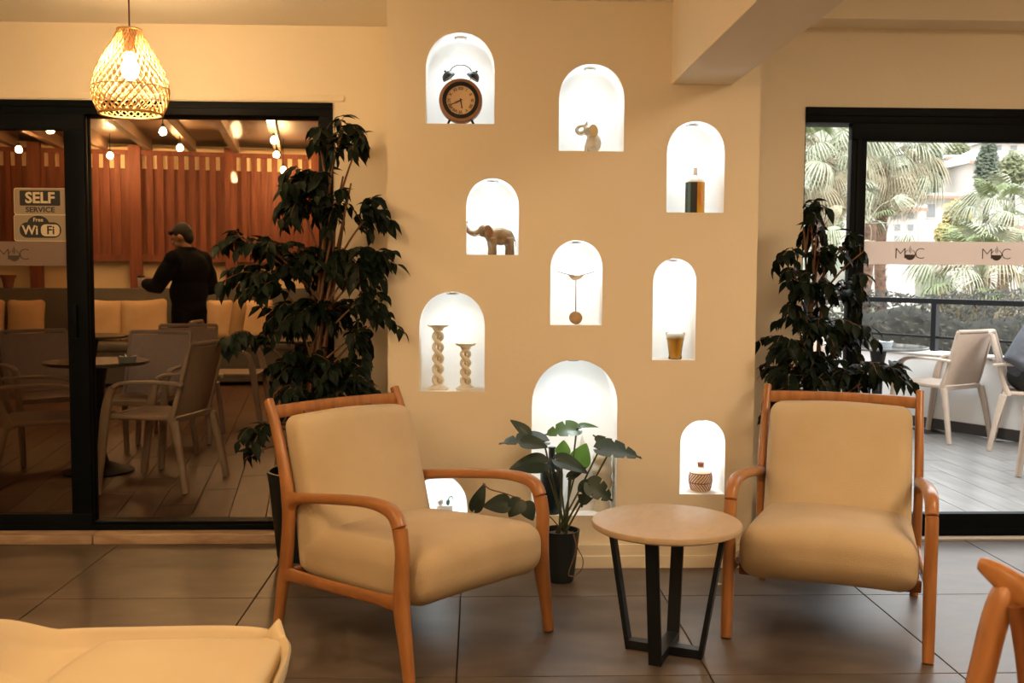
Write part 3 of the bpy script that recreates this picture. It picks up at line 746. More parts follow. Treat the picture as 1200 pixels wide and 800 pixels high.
# alarm clock
c = at(540, 119, YN+.07); r = .094
ck = empty('alarm_clock', (c.x, YN+.07, nz('clock')), 0, 'copper twin-bell alarm clock with black bells and roman dial in the top niche', 'clock')
cz = r+.012; RX = Matrix.Rotation(R(90), 3, 'X')
MB().lathe([(0, .035), (r*.9, .035), (r, .025), (r, -.03), (r*.97, -.038), (r*.80, -.040), (r*.80, -.028)], 48, (0, 0, cz), RX @ Matrix.Rotation(R(180), 3, 'X')).build('case', COPPER, ck, ang=35)
MB().lathe([(r*.84, -.0), (r*.84, .012), (r*.66, .012), (r*.66, 0)], 48, (0, -.028, cz), RX, cap=False).build('bezel', mat('bezel_black', (.004, .005, .007), .3, spec=.2), ck, ang=35)
MB().lathe([(0, .0), (r*.68, .0)], 40, (0, -.032, cz), RX, cap=False).build('dial', CFACE, ck, ang=35)
for i in range(12):
    a = R(90-30*(i+1)); s_ = ['I', 'II', 'III', 'IIII', 'V', 'VI', 'VII', 'VIII', 'IX', 'X', 'XI', 'XII'][i]
    me = stand(text_mesh(s_, .019, .0003, .0002)); me.materials.append(BLK); o = link(me, 'numeral', ck)
    o.location = (r*.53*math.cos(a), -.0335, cz+r*.53*math.sin(a)); o.rotation_euler = (0, -(a-R(90)), 0)
def hand(ang, L, wd):
    a = R(90-ang); MB().seg((-.008*math.cos(a), -.036, cz-.008*math.sin(a)), (L*math.cos(a), -.036, cz+L*math.sin(a)), wd, .0012, (-math.sin(a), 0, math.cos(a))).build('hand', BLK, ck, smooth=False)
hand(170, .036, .0045); hand(246, .048, .0035)
for s in (-1, 1):
    bc = Vector((s*.052, 0, cz+r+.010)); ax = Vector((s*.55, 0, .83)).normalized(); m_ = ax.to_track_quat('Z', 'Y').to_matrix()
    MB().lathe([(.030, -.004), (.029, .006), (.022, .018), (.010, .025), (0, .026)], 24, bc, m_).build('bell', BLK, ck)
    MB().tube([bc+ax*.022, bc+ax*.034], [.004, .005], 8).build('bell_knob', BLK, ck)
    MB().tube([(s*.03, 0, cz+r*.93), bc], .003, 6).build('post', STEEL, ck)
    MB().tube([(s*.045, -.0, cz-r*.80), (s*.060, -.01, 0)], [.006, .004], 8).build('foot', BLK, ck)
MB().tube([(.050*math.cos(R(a)), 0, cz+r+.022+.042*math.sin(R(a))) for a in range(0, 181, 12)], .0028, 6).build('carry_handle', mat('dark_steel', (.12, .12, .12), .4, metal=.8), ck)

def elephant(name, loc, H, mt, mt2, label, sit=False, flip=1):
    root = empty(name, loc, 0, label, 'figurine', None); b = MB(); S = H
    if not sit:
        b.ball((.18*S, 0, .56*S), (.36*S, .22*S, .27*S)); b.ball((.42*S, 0, .52*S), (.17*S, .19*S, .24*S)); b.ball((-.08*S, 0, .58*S), (.20*S, .19*S, .24*S))
        for x, y, f in ((-.10, .10, 0), (-.04, -.11, .03), (.42, .10, .0), (.46, -.11, .05)):
            b.tube([(x*S, y*S, .5*S), ((x+f)*S, y*S, .2*S), ((x+f)*S, y*S, .0)], [.13*S, .085*S, .095*S], 10)
        hx, hz = -.30, .72
        b.ball((hx*S, 0, hz*S), (.20*S, .15*S, .19*S))
        b.tube(cr([(-.42*S, 0, .70*S), (-.58*S, 0, .64*S), (-.72*S, 0, .68*S), (-.82*S, 0, .78*S), (-.86*S, 0, .92*S), (-.80*S, 0, 1.0*S)], 5), [.10*S-.055*S*i/25 for i in range(26)], 10)
        b.tube(cr([(.57*S, 0, .62*S), (.63*S, 0, .45*S), (.64*S, 0, .25*S)], 4), .016*S, 6)
        er = [(hx+.10, 1), (hx+.10, -1)]
    else:
        b.ball((.10*S, 0, .30*S), (.24*S, .20*S, .30*S)); b.ball((.06*S, 0, .5*S), (.17*S, .15*S, .18*S))
        for y in (.10, -.10):
            b.tube([(-.02*S, y*S, .42*S), (-.10*S, y*S, .2*S), (-.11*S, y*S, 0)], [.09*S, .07*S, .075*S], 10)
            b.tube([(.16*S, y*S*1.3, .16*S), (-.02*S, y*S*1.6, .07*S)], [.12*S, .07*S], 10)
        hx, hz = -.05, .68
        b.ball((hx*S, 0, hz*S), (.17*S, .14*S, .16*S))
        b.tube(cr([(-.16*S, 0, .62*S), (-.34*S, 0, .60*S), (-.42*S, 0, .70*S), (-.34*S, 0, .80*S), (-.16*S, 0, .84*S), (-.10*S, 0, .96*S)], 5), [.075*S-.04*S*i/25 for i in range(26)], 10)
    fuse(b, S*.028, mt, 'body', root)
    for s in (-1, 1):
        m_ = Matrix.Rotation(R(20*s), 3, 'Z') @ Matrix.Rotation(R(-12), 3, 'Y')
        e = MB().ball(((hx+.13)*S, s*.160*S, (hz-.02)*S), (.135*S, .022*S, .195*S), 20, 14, m_)
        e.build('ear', mt2, root)
        MB().tube(cr([((hx-.13)*S, s*.06*S, (hz-.10)*S), ((hx-.24)*S, s*.075*S, (hz-.14)*S), ((hx-.32)*S, s*.07*S, (hz-.08)*S)], 4), [.02*S-.014*S*i/8 for i in range(9)], 7).build('tusk', WCER, root)
    return root
c = at(583, 290, YN+.08); elephant('elephant_figurine', (c.x-.015, YN+.08, nz('elephant')), .148, BRONZE, mat('ear_brown', (.17, .07, .03), .5, col2=(.26, .12, .05), scale=40), 'brown patterned elephant figurine with raised trunk')
c = at(695, 160, YN+.08); elephant('elephant_figurine', (c.x-.012, YN+.08, nz('small')), .145, mat('pearl_glaze', (.62, .57, .47), .3, metal=.15, col2=(.46, .38, .26), scale=20), mat('ear_gold', (.50, .38, .20), .35, metal=.3), 'small pale elephant figurine with curled trunk, sitting upright', sit=True)

# two-tone bottle
c = at(814, 249, YN+.07); z0 = nz('bottle')
bt = empty('bottle', (c.x, YN+.07, z0), 0, 'tall bottle, black on its left and amber on its right, with a white neck', 'bottle')
h = .136
def halfcyl(a0, a1, r, z0, z1, n=14):
    pts = [(r*math.cos(R(a0+(a1-a0)*i/n)), r*math.sin(R(a0+(a1-a0)*i/n))) for i in range(n+1)]
    pts += [(0, 0)]; k = len(pts)
    V = [(x, y, z0) for x, y in pts]+[(x, y, z1) for x, y in pts]
    return V, [(i, (i+1) % k, (i+1) % k+k, i+k) for i in range(k)]+[tuple(range(k-1, -1, -1)), tuple(range(k, 2*k))]
MB().add(*halfcyl(90, 272, .0425, 0, h)).build('dark_half', BLK, bt, ang=40)
MB().add(*halfcyl(-88, 90, .0425, 0, h)).build('amber_half', AMBER, bt, ang=40)
MB().seg((-.030, -.0325, .0), (-.030, -.0325, h), .018, .002, (1, 0, 0)).build('teal_stripe', mat('teal_stripe', (.10, .20, .20), .3), bt, smooth=False)
MB().ball((.016, -.030, .064), (.011, .014, .044), 14, 10).build('glass_motif', mat('orange_motif', (.60, .20, .02), .3), bt)
MB().lathe([(.0425, h), (.040, h+.010), (.022, h+.024), (.0095, h+.032), (.009, h+.062), (.010, h+.064), (0, h+.065)], 20).build('neck', WCER, bt)

# balancing bird
c = at(674.5, 381, YN+.07); z0 = nz('bird')
bi = empty('balancing_bird', (c.x, YN+.07, z0), 0, 'bird ornament with spread wings balanced on a thin rod in a round wooden base', 'ornament')
MB().lathe([(0, -.018), (.024, -.018), (.028, -.014), (.028, .014), (.024, .018), (0, .018)], 28, (0, 0, .030), RX).build('base', mat('base_wood', (.42, .26, .12), .6, col2=(.30, .17, .07), scale=25), bi)
MB().tube([(0, 0, .05), (0, 0, .196)], .0024, 6).build('rod', BRONZE, bi)
zb_ = .205
q = cr([(.034, 0, zb_+.014, .003), (.012, 0, zb_+.006, .011), (-.010, 0, zb_+.002, .012), (-.026, 0, zb_+.010, .006), (-.034, 0, zb_+.012, .001)], 4)
MB().tube([p[:3] for p in q], [p[3] for p in q], 10).build('body', CREAMC, bi)
for s in (-1, 1):
    pts = [(0, 0, zb_+.008), (s*.03, -.005, zb_+.014), (s*.055, 0, zb_+.020), (s*.082, .006, zb_+.028)]; V = []; F = []
    for i, (x, y, z) in enumerate(pts):
        wd = (.014, .013, .009, .001)[i]; V += [(x, y-wd, z), (x, y+wd, z), (x, y+wd, z+.003), (x, y-wd, z+.003)]
    for i in range(3):
        for j in range(4): F.append((i*4+j, i*4+(j+1) % 4, i*4+4+(j+1) % 4, i*4+4+j))
    F += [(0, 1, 2, 3), (12, 13, 14, 15)]
    MB().add(V, F).build('wing', BRONZE, bi, smooth=False)

# beer glass
c = at(791, 422, YN+.07)
bg = empty('beer_glass', (c.x, YN+.07, nz('beer')), 0, 'flared beer glass full of amber beer with a white head', 'glass')
MB().lathe([(0, .004), (.024, .004), (.027, .02), (.034, .08), (.039, .094), (0, .094)], 28).build('beer', mat('pale_beer', (.72, .42, .05), .2), bg)
MB().lathe([(0, .094), (.039, .094), (.041, .104), (.038, .114), (.02, .119), (0, .120)], 28).build('foam', WCER, bg)
MB().lathe([(0, 0), (.027, 0), (.030, .004), (.028, .02), (.036, .08), (.042, .106), (.043, .118)], 28, cap=False).build('glass', glass_mat('clear_glass', (.97, .97, .97), .1), bg)

# twisted candle stands
def candle(px0, px1, pyt, lab, kn):
    xc = (px0+px1)/2; c = at(xc, 458, YN+.08); z0 = nz('candle'); H = at(xc, pyt, YN+.08).z-z0; s = (px1-px0)*(YN+.08)/1200/2
    e = empty('candle_stand', (c.x, YN+.08, z0), 0, lab, 'candle holder', 'twisted cream candle stands')
    MB().lathe([(0, 0), (s*1.0, 0), (s*1.02, .006), (s*.8, .012), (s*.45, .022), (0, .024)], 28).build('base', CREAMC, e)
    MB().lathe([(0, H-.03), (s*.42, H-.028), (s*.55, H-.016), (s*.95, H-.008), (s*1.04, H-.004), (s*1.04, H), (0, H-.003)], 28).build('plate', CREAMC, e)
    for k in range(2):
        pts = []
        for i in range(kn*8+1):
            t = i/(kn*8); a = math.pi*k+math.pi*kn*t; pts.append((s*.40*math.sin(a), s*.25*math.cos(a), .018+(H-.046)*t))
        MB().tube(pts, s*.20, 8).build('twist', CREAMC, e)
    for i in range(kn):
        t = (i+.5)/kn; MB().ball((0, 0, .018+(H-.046)*t), (s*.13, s*.13, s*.34), 10, 6).build('bead', mat('gold_bead', (.62, .48, .26), .3, metal=.4), e)
candle(501, 525.5, 380, 'tall twisted cream candle stand, left of the pair in the niche', 5)
candle(534, 557, 402, 'short twisted cream candle stand, right of the pair in the niche', 4)

# striped pot
c = at(820.5, 579, YN+.07)
po = empty('striped_pot', (c.x, YN+.07, nz('pot')), 0, 'small round pot with rust herringbone stripes and a rust neck', 'pot')
RUST = mat('rust_glaze', (.30, .075, .03), .45); prof = cr([(.034, 0), (.044, .015), (.050, .045), (.050, .062), (.047, .082), (.036, .098), (.018, .106), (.015, .112)], 4)
MB().lathe([(0, 0)]+[tuple(p) for p in prof]+[(0, .112)], 36).build('body', mat('pot_cream', (.85, .74, .58), .5), po)
MB().lathe([(.013, .112), (.014, .126), (.016, .130), (.010, .130), (.009, .112)], 20).build('neck', RUST, po)
b = MB()
def pr(z):
    for i in range(len(prof)-1):
        if prof[i][1] <= z <= prof[i+1][1]:
            f = (z-prof[i][1])/max(1e-6, prof[i+1][1]-prof[i][1]); return prof[i][0]*(1-f)+prof[i+1][0]*f
    return prof[-1][0]
for i in range(22):
    a0 = 2*math.pi*i/22
    for (za, zb2, sg) in ((.006, .040, -1), (.044, .080, 1)):
        pts = []
        for j in range(7):
            t = j/6; z = za+(zb2-za)*t; a = a0+sg*(t if sg > 0 else t)*.62; rr = pr(z)+.0006; pts.append((rr*math.cos(a), rr*math.sin(a), z))
        b.tube(pts, .0023, 4)
b.build('herringbone', RUST, po, kind='stuff')
b = MB()
for z in (.0415, .0835): b.tube([((pr(z)+.0008)*math.cos(2*math.pi*i/36), (pr(z)+.0008)*math.sin(2*math.pi*i/36), z) for i in range(37)], .0026, 5)
b.build('band', RUST, po)

# tallest niche: black bottle, white folded ornament, ribbed beige vase
z0 = nz('tall')
c = at(646.5, 604, YN+.045); hh = at(646.5, 524, YN+.045).z-z0; k = hh/.31
o = MB().lathe([(0, 0), (.048*k, 0), (.053*k, .006), (.054*k, .18*k), (.050*k, .205*k), (.028*k, .232*k), (.0155*k, .245*k), (.0155*k, .30*k), (.018*k, .302*k), (.018*k, .31*k), (0, .31*k)], 32).build('black_bottle', TEAL, None,
    label='matt black bottle standing in the tallest niche behind the monstera', cat='bottle'); o.location = (c.x, YN+.06, z0)
c = at(681, 604, YN+.14)
b = MB(); hh = at(681, 508, YN+.14).z-z0
V = [(-.075, -.05, 0), (.075, -.05, 0), (.085, .05, 0), (-.085, .05, 0), (.0, -.02, hh), (-.045, .0, hh*.42), (.055, -.06, hh*.5)]
b.add(V, [(0, 1, 6, 4), (0, 4, 5), (1, 2, 6), (2, 4, 6), (2, 3, 4), (3, 5, 4), (3, 0, 5), (0, 3, 2, 1)])
o = b.build('folded_ornament', WCER, None, smooth=False, label='white folded angular ornament in the tallest niche', cat='ornament'); o.location = (c.x, YN+.15, z0)
c = at(706, 604, YN+.07); hh = at(706, 520, YN+.07).z-z0
pf = [(0, 0)]+[((.034+.0035*math.sin(t*34)*1.0+.010*math.sin(math.pi*t))*(1 if t < .86 else 1-1.6*(t-.86)), t*hh) for t in [i/40 for i in range(41)]]+[(0, hh)]
o = MB().lathe(pf, 28).build('ribbed_vase', CREAMC, None, label='beige ribbed vase at the right of the tallest niche', cat='vase'); o.location = (c.x, YN+.1, z0)
# low niche figurine
c = at(518, 604, YN+.05); z0 = nz('low')
e = empty('glass_figurine', (c.x+.012, YN+.06, z0), 0, 'tiny green and white figurine on a pale stand in the lowest niche', 'figurine')
gg = mat('green_glaze', (.10, .22, .17), .3)
MB().box((0, 0, .016), (.07, .03, .032), bev=.004).build('stand', WCER, e, smooth=False)
MB().ball((-.02, 0, .048), (.014, .010, .016)).build('bud', WCER, e); MB().ball((.014, 0, .046), (.010, .008, .014)).build('bud', gg, e)
MB().tube(cr([(.012, 0, .05), (.02, 0, .068), (.032, 0, .072), (.034, 0, .06)], 4), .003, 6).build('stem', gg, e)

# ------------------------------------------------------------------ covered terrace behind the left door
TA = R(9.4)
TO = Vector((-3.83, 12.55, 0))        # a point at the foot of the slatted wall
TU = Vector((math.cos(TA), math.sin(TA), 0)); TV = Vector((-math.sin(TA), math.cos(TA), 0))
def tp(u, v, z=0): return TO+TU*u+TV*v+Vector((0, 0, z))
TWOOD = mat('red_stained_slat', (.235, .060, .022), .6, col2=(.14, .034, .013), scale=3, stretch=(9, 9, .8), detail=6)
TWOOD2 = mat('red_stained_backing', (.085, .022, .011), .75)
TCREAM = mat('cream_render', (.84, .65, .42), .85, col2=(.78, .59, .36), scale=2)
TROOF = mat('brown_roof_sheet', (.15, .095, .060), .42, col2=(.10, .060, .038), scale=.7, stretch=(.5, 3, 1))
RAFT = mat('brown_rafter', (.20, .125, .075), .55)
GREYP = mat('grey_panel', (.13, .12, .105), .7, col2=(.10, .092, .08), scale=5)
PLANK = mat('terrace_plank_tile', (.085, .042, .028), .45, col2=(.15, .080, .055), scale=2.5, stretch=(5, 1, 1), detail=8)
CUSH = mat('sofa_cushion', (.72, .50, .30), .95, col2=(.62, .41, .23), scale=4, bump=.5, bscale=70)
ff = MB().box((-3.2, 9.5, -.09), (9, 9.6, .1)); 
tfl = ff.build('floor_terrace', GROUT, kind='structure', smooth=False)
pm_ = MB().box((0, 0, 0), (.196, 1.194, .014), bev=.001).mesh('plank', PLANK, False)
n_ = 0
for i in range(-34, 12):
    for j in range(-9, 3):
        p = TO+TU*(i*.2)+TV*(j*1.2+(i % 3)*.4)
        if not (5.1 < p.y < 13.0 and p.x > -.50*p.y-.45 and p.x < -.14*p.y-.1 and p.x < -.6) or n_ > 297: continue
        o = link(pm_, 'plank', tfl); o.location = (p.x, p.y, -.032); o.rotation_euler = (0, 0, TA); n_ += 1
MB().box((-2.2, 5.19, -.035), (3.4, .06, .016)).build('trim_outer_sill', SILL, kind='structure', smooth=False)
def tbox(name, u0, u1, v0, v1, z0, z1, m, parent=None, kind=None):
    b = MB(); V = [tp(u, v, z) for u in (u0, u1) for v in (v0, v1) for z in (z0, z1)]
    b.add(V, [(0, 1, 3, 2), (4, 6, 7, 5), (0, 4, 5, 1), (2, 3, 7, 6), (0, 2, 6, 4), (1, 5, 7, 3)])
    return b.build(name, m, parent, smooth=False, kind=kind)
tbox('wall_terrace_back', -4.5, 4.2, .40, .55, -.1, 3.1, TCREAM, kind='structure')
wall_boxes('wall_terrace_front', [(-9.5, XL-.19, 5.0, 5.17, -.1, 2.95)])  # out-of-view wall, added to keep daylight from leaking into the terrace
tbox('wall_terrace_left', -4.6, -4.45, -9, .6, -.1, 3.1, TCREAM, kind='structure')
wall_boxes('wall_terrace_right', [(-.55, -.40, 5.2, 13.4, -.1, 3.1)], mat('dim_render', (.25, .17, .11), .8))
ro = wall_boxes('ceiling_terrace', [(-9.5, -.3, 5.17, 13.8, 2.86, 2.93)], TROOF)
sw = empty('wall_terrace_slats', (0, 0, 0), kind='structure')
tbox('backing_board', -4.4, 4.0, .06, .09, 1.45, 2.53, TWOOD2, sw)
for k in range(64):
    u = -4.3+k*.122+.058
    tbox('slat', u, u+.066, .034, .056, 1.50, 2.53, TWOOD, sw)
for k in range(64):
    u = -4.3+k*.122
    tbox('slat', u, u+.070, .0, .03, 1.50, 2.70, TWOOD, sw)
tbox('top_board', -4.4, 4.0, -.03, .03, 2.69, 2.74, TWOOD, sw)
tbox('bottom_board', -4.4, 4.0, -.03, .05, 1.42, 1.50, TWOOD, sw)
for px in (-20, 48, 160, 270, 372):
    p = at(px, 250, 12.55); u = (p-TO).dot(TU); tbox('post', u-.07, u+.07, -.06, .02, .9, 2.80, TWOOD, sw)
tbox('panel', -4.4, 4.0, .10, .14, .5, 1.45, TCREAM, sw); tbox('panel', -4.4, 4.0, .035, .058, 2.50, 2.78, TCREAM, sw)  # upper panel: pale board added behind the slats, standing in for light through openings
# rafters of the terrace roof, slanting away from the door
raf = [(at(x, y, 12.3)-TO).dot(TU) for x, y in ((172, 180), (225, 185), (277, 185), (325, 185))]
step = (raf[3]-raf[0])/3
rr_ = empty('trim_rafters', (0, 0, 0), kind='structure')
for k in range(-7, 6):
    u = raf[0]+k*step; tbox('rafter', u-.04, u+.04, -7.3, -.05, 2.74, 2.86, RAFT, rr_)
# string bulbs
def string_bulb(p, lab):
    e = empty('string_bulb', p, 0, lab, 'lamp', 'string bulbs under the terrace roof')
    MB().lathe([(0, -.035), (.022, -.030), (.034, -.010), (.030, .012), (.014, .034), (0, .036)], 12).build('bulb', SBULB, e)
    MB().lathe([(0, .034), (.014, .034), (.014, .07), (0, .07)], 10).build('socket', BLACK, e)
    MB().tube([(0, 0, .07), (0, 0, max(.08, 2.86-p[2]))], .004, 5).build('cord', BLACK, e)
bl = [(22, 175, 11.2, 'bright string bulb seen low through the sliding panel'), (59, 152, 9.7, 'string bulb at the top edge of the sliding panel'), (129, 182, 11.9, 'string bulb just above the top of the slatted wall, right of the dark door stile'),
      (191, 154, 9.8, 'string bulb under the rafter, upper of the two right of the pendant lamp'), (211, 173, 11.1, 'string bulb under the rafter, lower of the two right of the pendant lamp'),
      (317, 140, 9.1, 'top string bulb of the three in a row near the ficus'), (321, 164, 10.5, 'middle string bulb of the three in a row near the ficus'), (324, 181, 11.7, 'lowest string bulb of the three in a row near the ficus'),
      (332, 199, 12.2, 'string bulb shining beside the ficus leaves at the slatted wall')]
for x, y, Y, lab in bl: string_bulb(tuple(at(x, y, Y)), lab)

# built-in bench with cushions
be = empty('bench_sofa', tp(-.75, -.40, 0), TA, 'long grey upholstered bench along the slatted terrace wall', 'sofa')
MB().box((0, -.02, .20), (7.0, .62, .36), bev=.01).build('base', GREYP, be, smooth=False)
MB().rbox(3.5, .33, .055, .04, 10, lambda q: q+Vector((0, -.02, .43))).build('seat', GREYP, be)
MB().box((0, .25, .67), (7.0, .10, .86), bev=.015).build('backrest', GREYP, be, smooth=False)
def cushion(px0, px1, py0, lab, tilt=0, m=CUSH):
    xc = (px0+px1)/2; Y = 12.05+(200-xc)*.0009
    a = at(px0, 380, Y); c = at(px1, 380, Y); wd = min(.62, c.x-a.x); zt = .93
    p = at(xc, 380, Y)
    e = MB().rbox(wd/2, .085, .23, .07, 12, lambda q: Vector((q.x*(1+.10*(abs(q.z)/.23)**2), q.y*(1.25-.5*(q.x/(wd/2))**2), q.z*(1+.12*(abs(q.x)/(wd/2))**2)))).build('cushion', m, None, ang=80,
        label=lab, cat='cushion', group='cushions on the terrace bench')
    v = -.20
    q = TO+TU*((p-TO).dot(TU))+TV*(v-.13)
    e.location = (q.x, q.y, .725); e.rotation_euler = (R(-9), tilt, TA)
CUSH2 = mat('tan_cushion', (.42, .27, .13), .95, col2=(.34, .21, .10), scale=5, bump=.4, bscale=70)
cushion(-26, 13, 362, 'cream cushion cut by the left edge of the photo')
cushion(17, 56, 362, 'cream cushion behind the sliding panel, second from the left edge')
cushion(98, 142, 360, 'cream cushion just right of the dark door stile', R(4))
cushion(141, 193, 358, 'large creased cream cushion left of the standing man', R(-3))
cushion(240, 270, 358, 'cream cushion just right of the standing man')
cushion(266, 288, 368, 'tan cushion tilted between two cream ones right of the man', R(14), CUSH2)
cushion(280, 318, 358, 'cream cushion partly behind the ficus, furthest right')
pz = TO+TU*((at(12, 337, 12.2)-TO).dot(TU))+TV*-.15; fpz = empty('flowerpot', (pz.x, pz.y, 1.101), 0, 'small reddish flowerpot on the ledge behind the bench', 'pot')
MB().lathe([(0, 0), (.05, 0), (.075, .12), (.09, .12), (.09, .15), (.07, .15), (.065, .12), (0, .12)], 20).build('pot', mat('terracotta', (.20, .07, .035), .8), fpz)

# ------------------------------------------------------------------ café chairs and tables outside
CF = mat('taupe_resin', (.42, .33, .26), .5, col2=(.38, .295, .23), scale=10)
SLING = mat('taupe_sling', (.48, .37, .295), .8, col2=(.44, .335, .265), scale=90, stretch=(1, 1, .3), bump=.3, bscale=300)
def make_cafe_chair():
    root = empty('cafe_armchair', (0, 0, 0))
    for s in (-1, 1):
        x = s*.255
        fpth = cr([(.56, 0, .030, .034), (.525, .25, .034, .040), (.50, .44, .036, .048), (.475, .56, .034, .042), (.44, .625, .040, .034), (.36, .655, .046, .024), (.18, .662, .048, .022), (.03, .655, .040, .024), (-.01, .645, .034, .03)], 4)
        MB().sweep([(x*1.04, -u, z, a*1.2, h*1.25) for u, z, a, h in fpth[:17]], (1, 0, 0), 8, .7).build('leg', CF, root)
        MB().sweep([(x*1.04, -u, z, a, h) for u, z, a, h in fpth[16:]], (1, 0, 0), 8, .7).build('armrest', CF, root)
        MB().sweep([(x*q[4], -q[0], q[1], q[2]*1.15, q[3]*1.2) for q in cr([(-.02, 0, .030, .032, 1.05), (.02, .22, .034, .036, 1.0), (.065, .43, .034, .048, .93)], 4)], (1, 0, 0), 8, .7).build('leg', CF, root)
        MB().sweep([(x*.88, -q[0], q[1], q[2], q[3]) for q in cr([(.10, .42, .026, .045), (.055, .55, .026, .032), (.015, .70, .026, .030), (-.035, .885, .024, .026)], 4)], (1, 0, 0), 8, .7).build('back_post', CF, root)
    MB().rbox(.225, .225, .016, .014, 10, lambda q: Vector((q.x, q.y-.30, q.z+.442-.012*(1-(q.x/.23)**2)-.03*(q.y/.45)*-1*0))).build('seat', SLING, root)
    MB().box((0, -.515, .435), (.50, .03, .035), bev=.006).build('seat_rail', CF, root, smooth=False)
    MB().box((0, -.075, .430), (.47, .035, .035), bev=.006).build('seat_rail', CF, root, smooth=False)
    n = 8; V = []; F = []
    pth = cr([(.085, .455), (.055, .55), (.018, .70), (-.030, .865)], 3)
    for th in (0, .005):
        for (u, z) in pth:
            for i in range(n+1):
                t = -1+2*i/n; V.append((t*.215, -u+.028*(1-t*t)+th, z))
    k = n+1; m_ = len(pth)
    for l_ in (0, 1):
        o_ = l_*k*m_
        for j in range(m_-1):
            for i in range(n): q = (o_+j*k+i, o_+j*k+i+1, o_+(j+1)*k+i+1, o_+(j+1)*k+i); F.append(q if l_ == 0 else q[::-1])
    MB().add(V, F).build('back_panel', SLING, root)
    MB().sweep([(-.225+.45*i/8, .035+.020*math.sin(math.pi*i/8), .885, .022, .028) for i in range(9)], (0, 1, 0), 8, .7, rnd=False).build('top_rail', CF, root)
    return root
cf = make_cafe_chair(); first = [True]
def cafe(x, y, deg, lab, group, z=-.022):
    o = cf if first[0] else copy_tree(cf); first[0] = False
    o.location = (x, y, z); o.rotation_euler = (0, 0, R(deg)); tag(o, lab, 'chair', group); return o
G1 = 'taupe café armchairs on the covered terrace'; G2 = 'taupe café armchairs on the sunny balcony'
cafe(-1.70, 6.36, -102, 'taupe sling armchair seen from its side, nearest chair right of the dark door stile', G1)
cafe(-2.86, 6.10, 112, 'dim taupe sling armchair at the left edge of the photo behind the sliding panel', G1)
cafe(-2.30, 7.45, -8, 'taupe sling armchair facing the room behind the table with the ashtray', G1)
cafe(-2.36, 8.40, 4, 'taupe sling armchair directly in front of the standing man', G1)
cafe(-2.42, 9.00, 92, 'taupe sling armchair facing right with one leg seen beside the ficus', G1)
cafe(-3.22, 7.55, 40, 'taupe sling armchair half hidden behind the dark door stile', G1)
DARKTOP = mat('dark_table_top', (.035, .028, .024), .25, col2=(.05, .04, .032), scale=6)
def cafe_table(x, y, r, lab, z=-.022, top=DARKTOP, h=.735, group=None, loc2=None):
    e = empty('cafe_table', (x, y, z), 0, lab, 'table', group)
    MB().lathe([(0, h-.022), (r-.01, h-.022), (r, h-.016), (r, h-.004), (r-.004, h), (0, h)], 40).build('tabletop', top, e, ang=35)
    MB().lathe([(0, .0), (.22, .0), (.225, .012), (.15, .035), (.065, .07), (.045, .14), (.04, .3), (.045, .55), (.07, .70), (.12, h-.022), (0, h-.022)], 28).build('pedestal', BLACK, e, ang=60)
    return e
t1 = cafe_table(-2.50, 6.78, .33, 'round dark pedestal table with a glass ashtray on the terrace')
cafe_table(-3.55, 9.5, .33, 'round dark pedestal table further back on the terrace, left of the man')
cafe_table(-1.55, 9.05, .33, 'round dark pedestal table hidden behind the ficus leaves')
def ashtray(p, lab):
    e = empty('ashtray', p, 0, lab, 'ashtray')
    MB().lathe([(0, 0), (.05, 0), (.058, .03), (.06, .04), (.046, .04), (.042, .012), (0, .01)], 20).build('bowl', mat('grey_glass', (.30, .34, .36), .15), e, ang=40)
    for a in (0, 2.1, 4.2): MB().tube([(.02*math.cos(a), .02*math.sin(a), .035), (.062*math.cos(a), .062*math.sin(a), .046)], .004, 6).build('cigarette', WCER, e)
ashtray((-2.26, 6.66, .713), 'glass ashtray with cigarette ends on the dark terrace table')

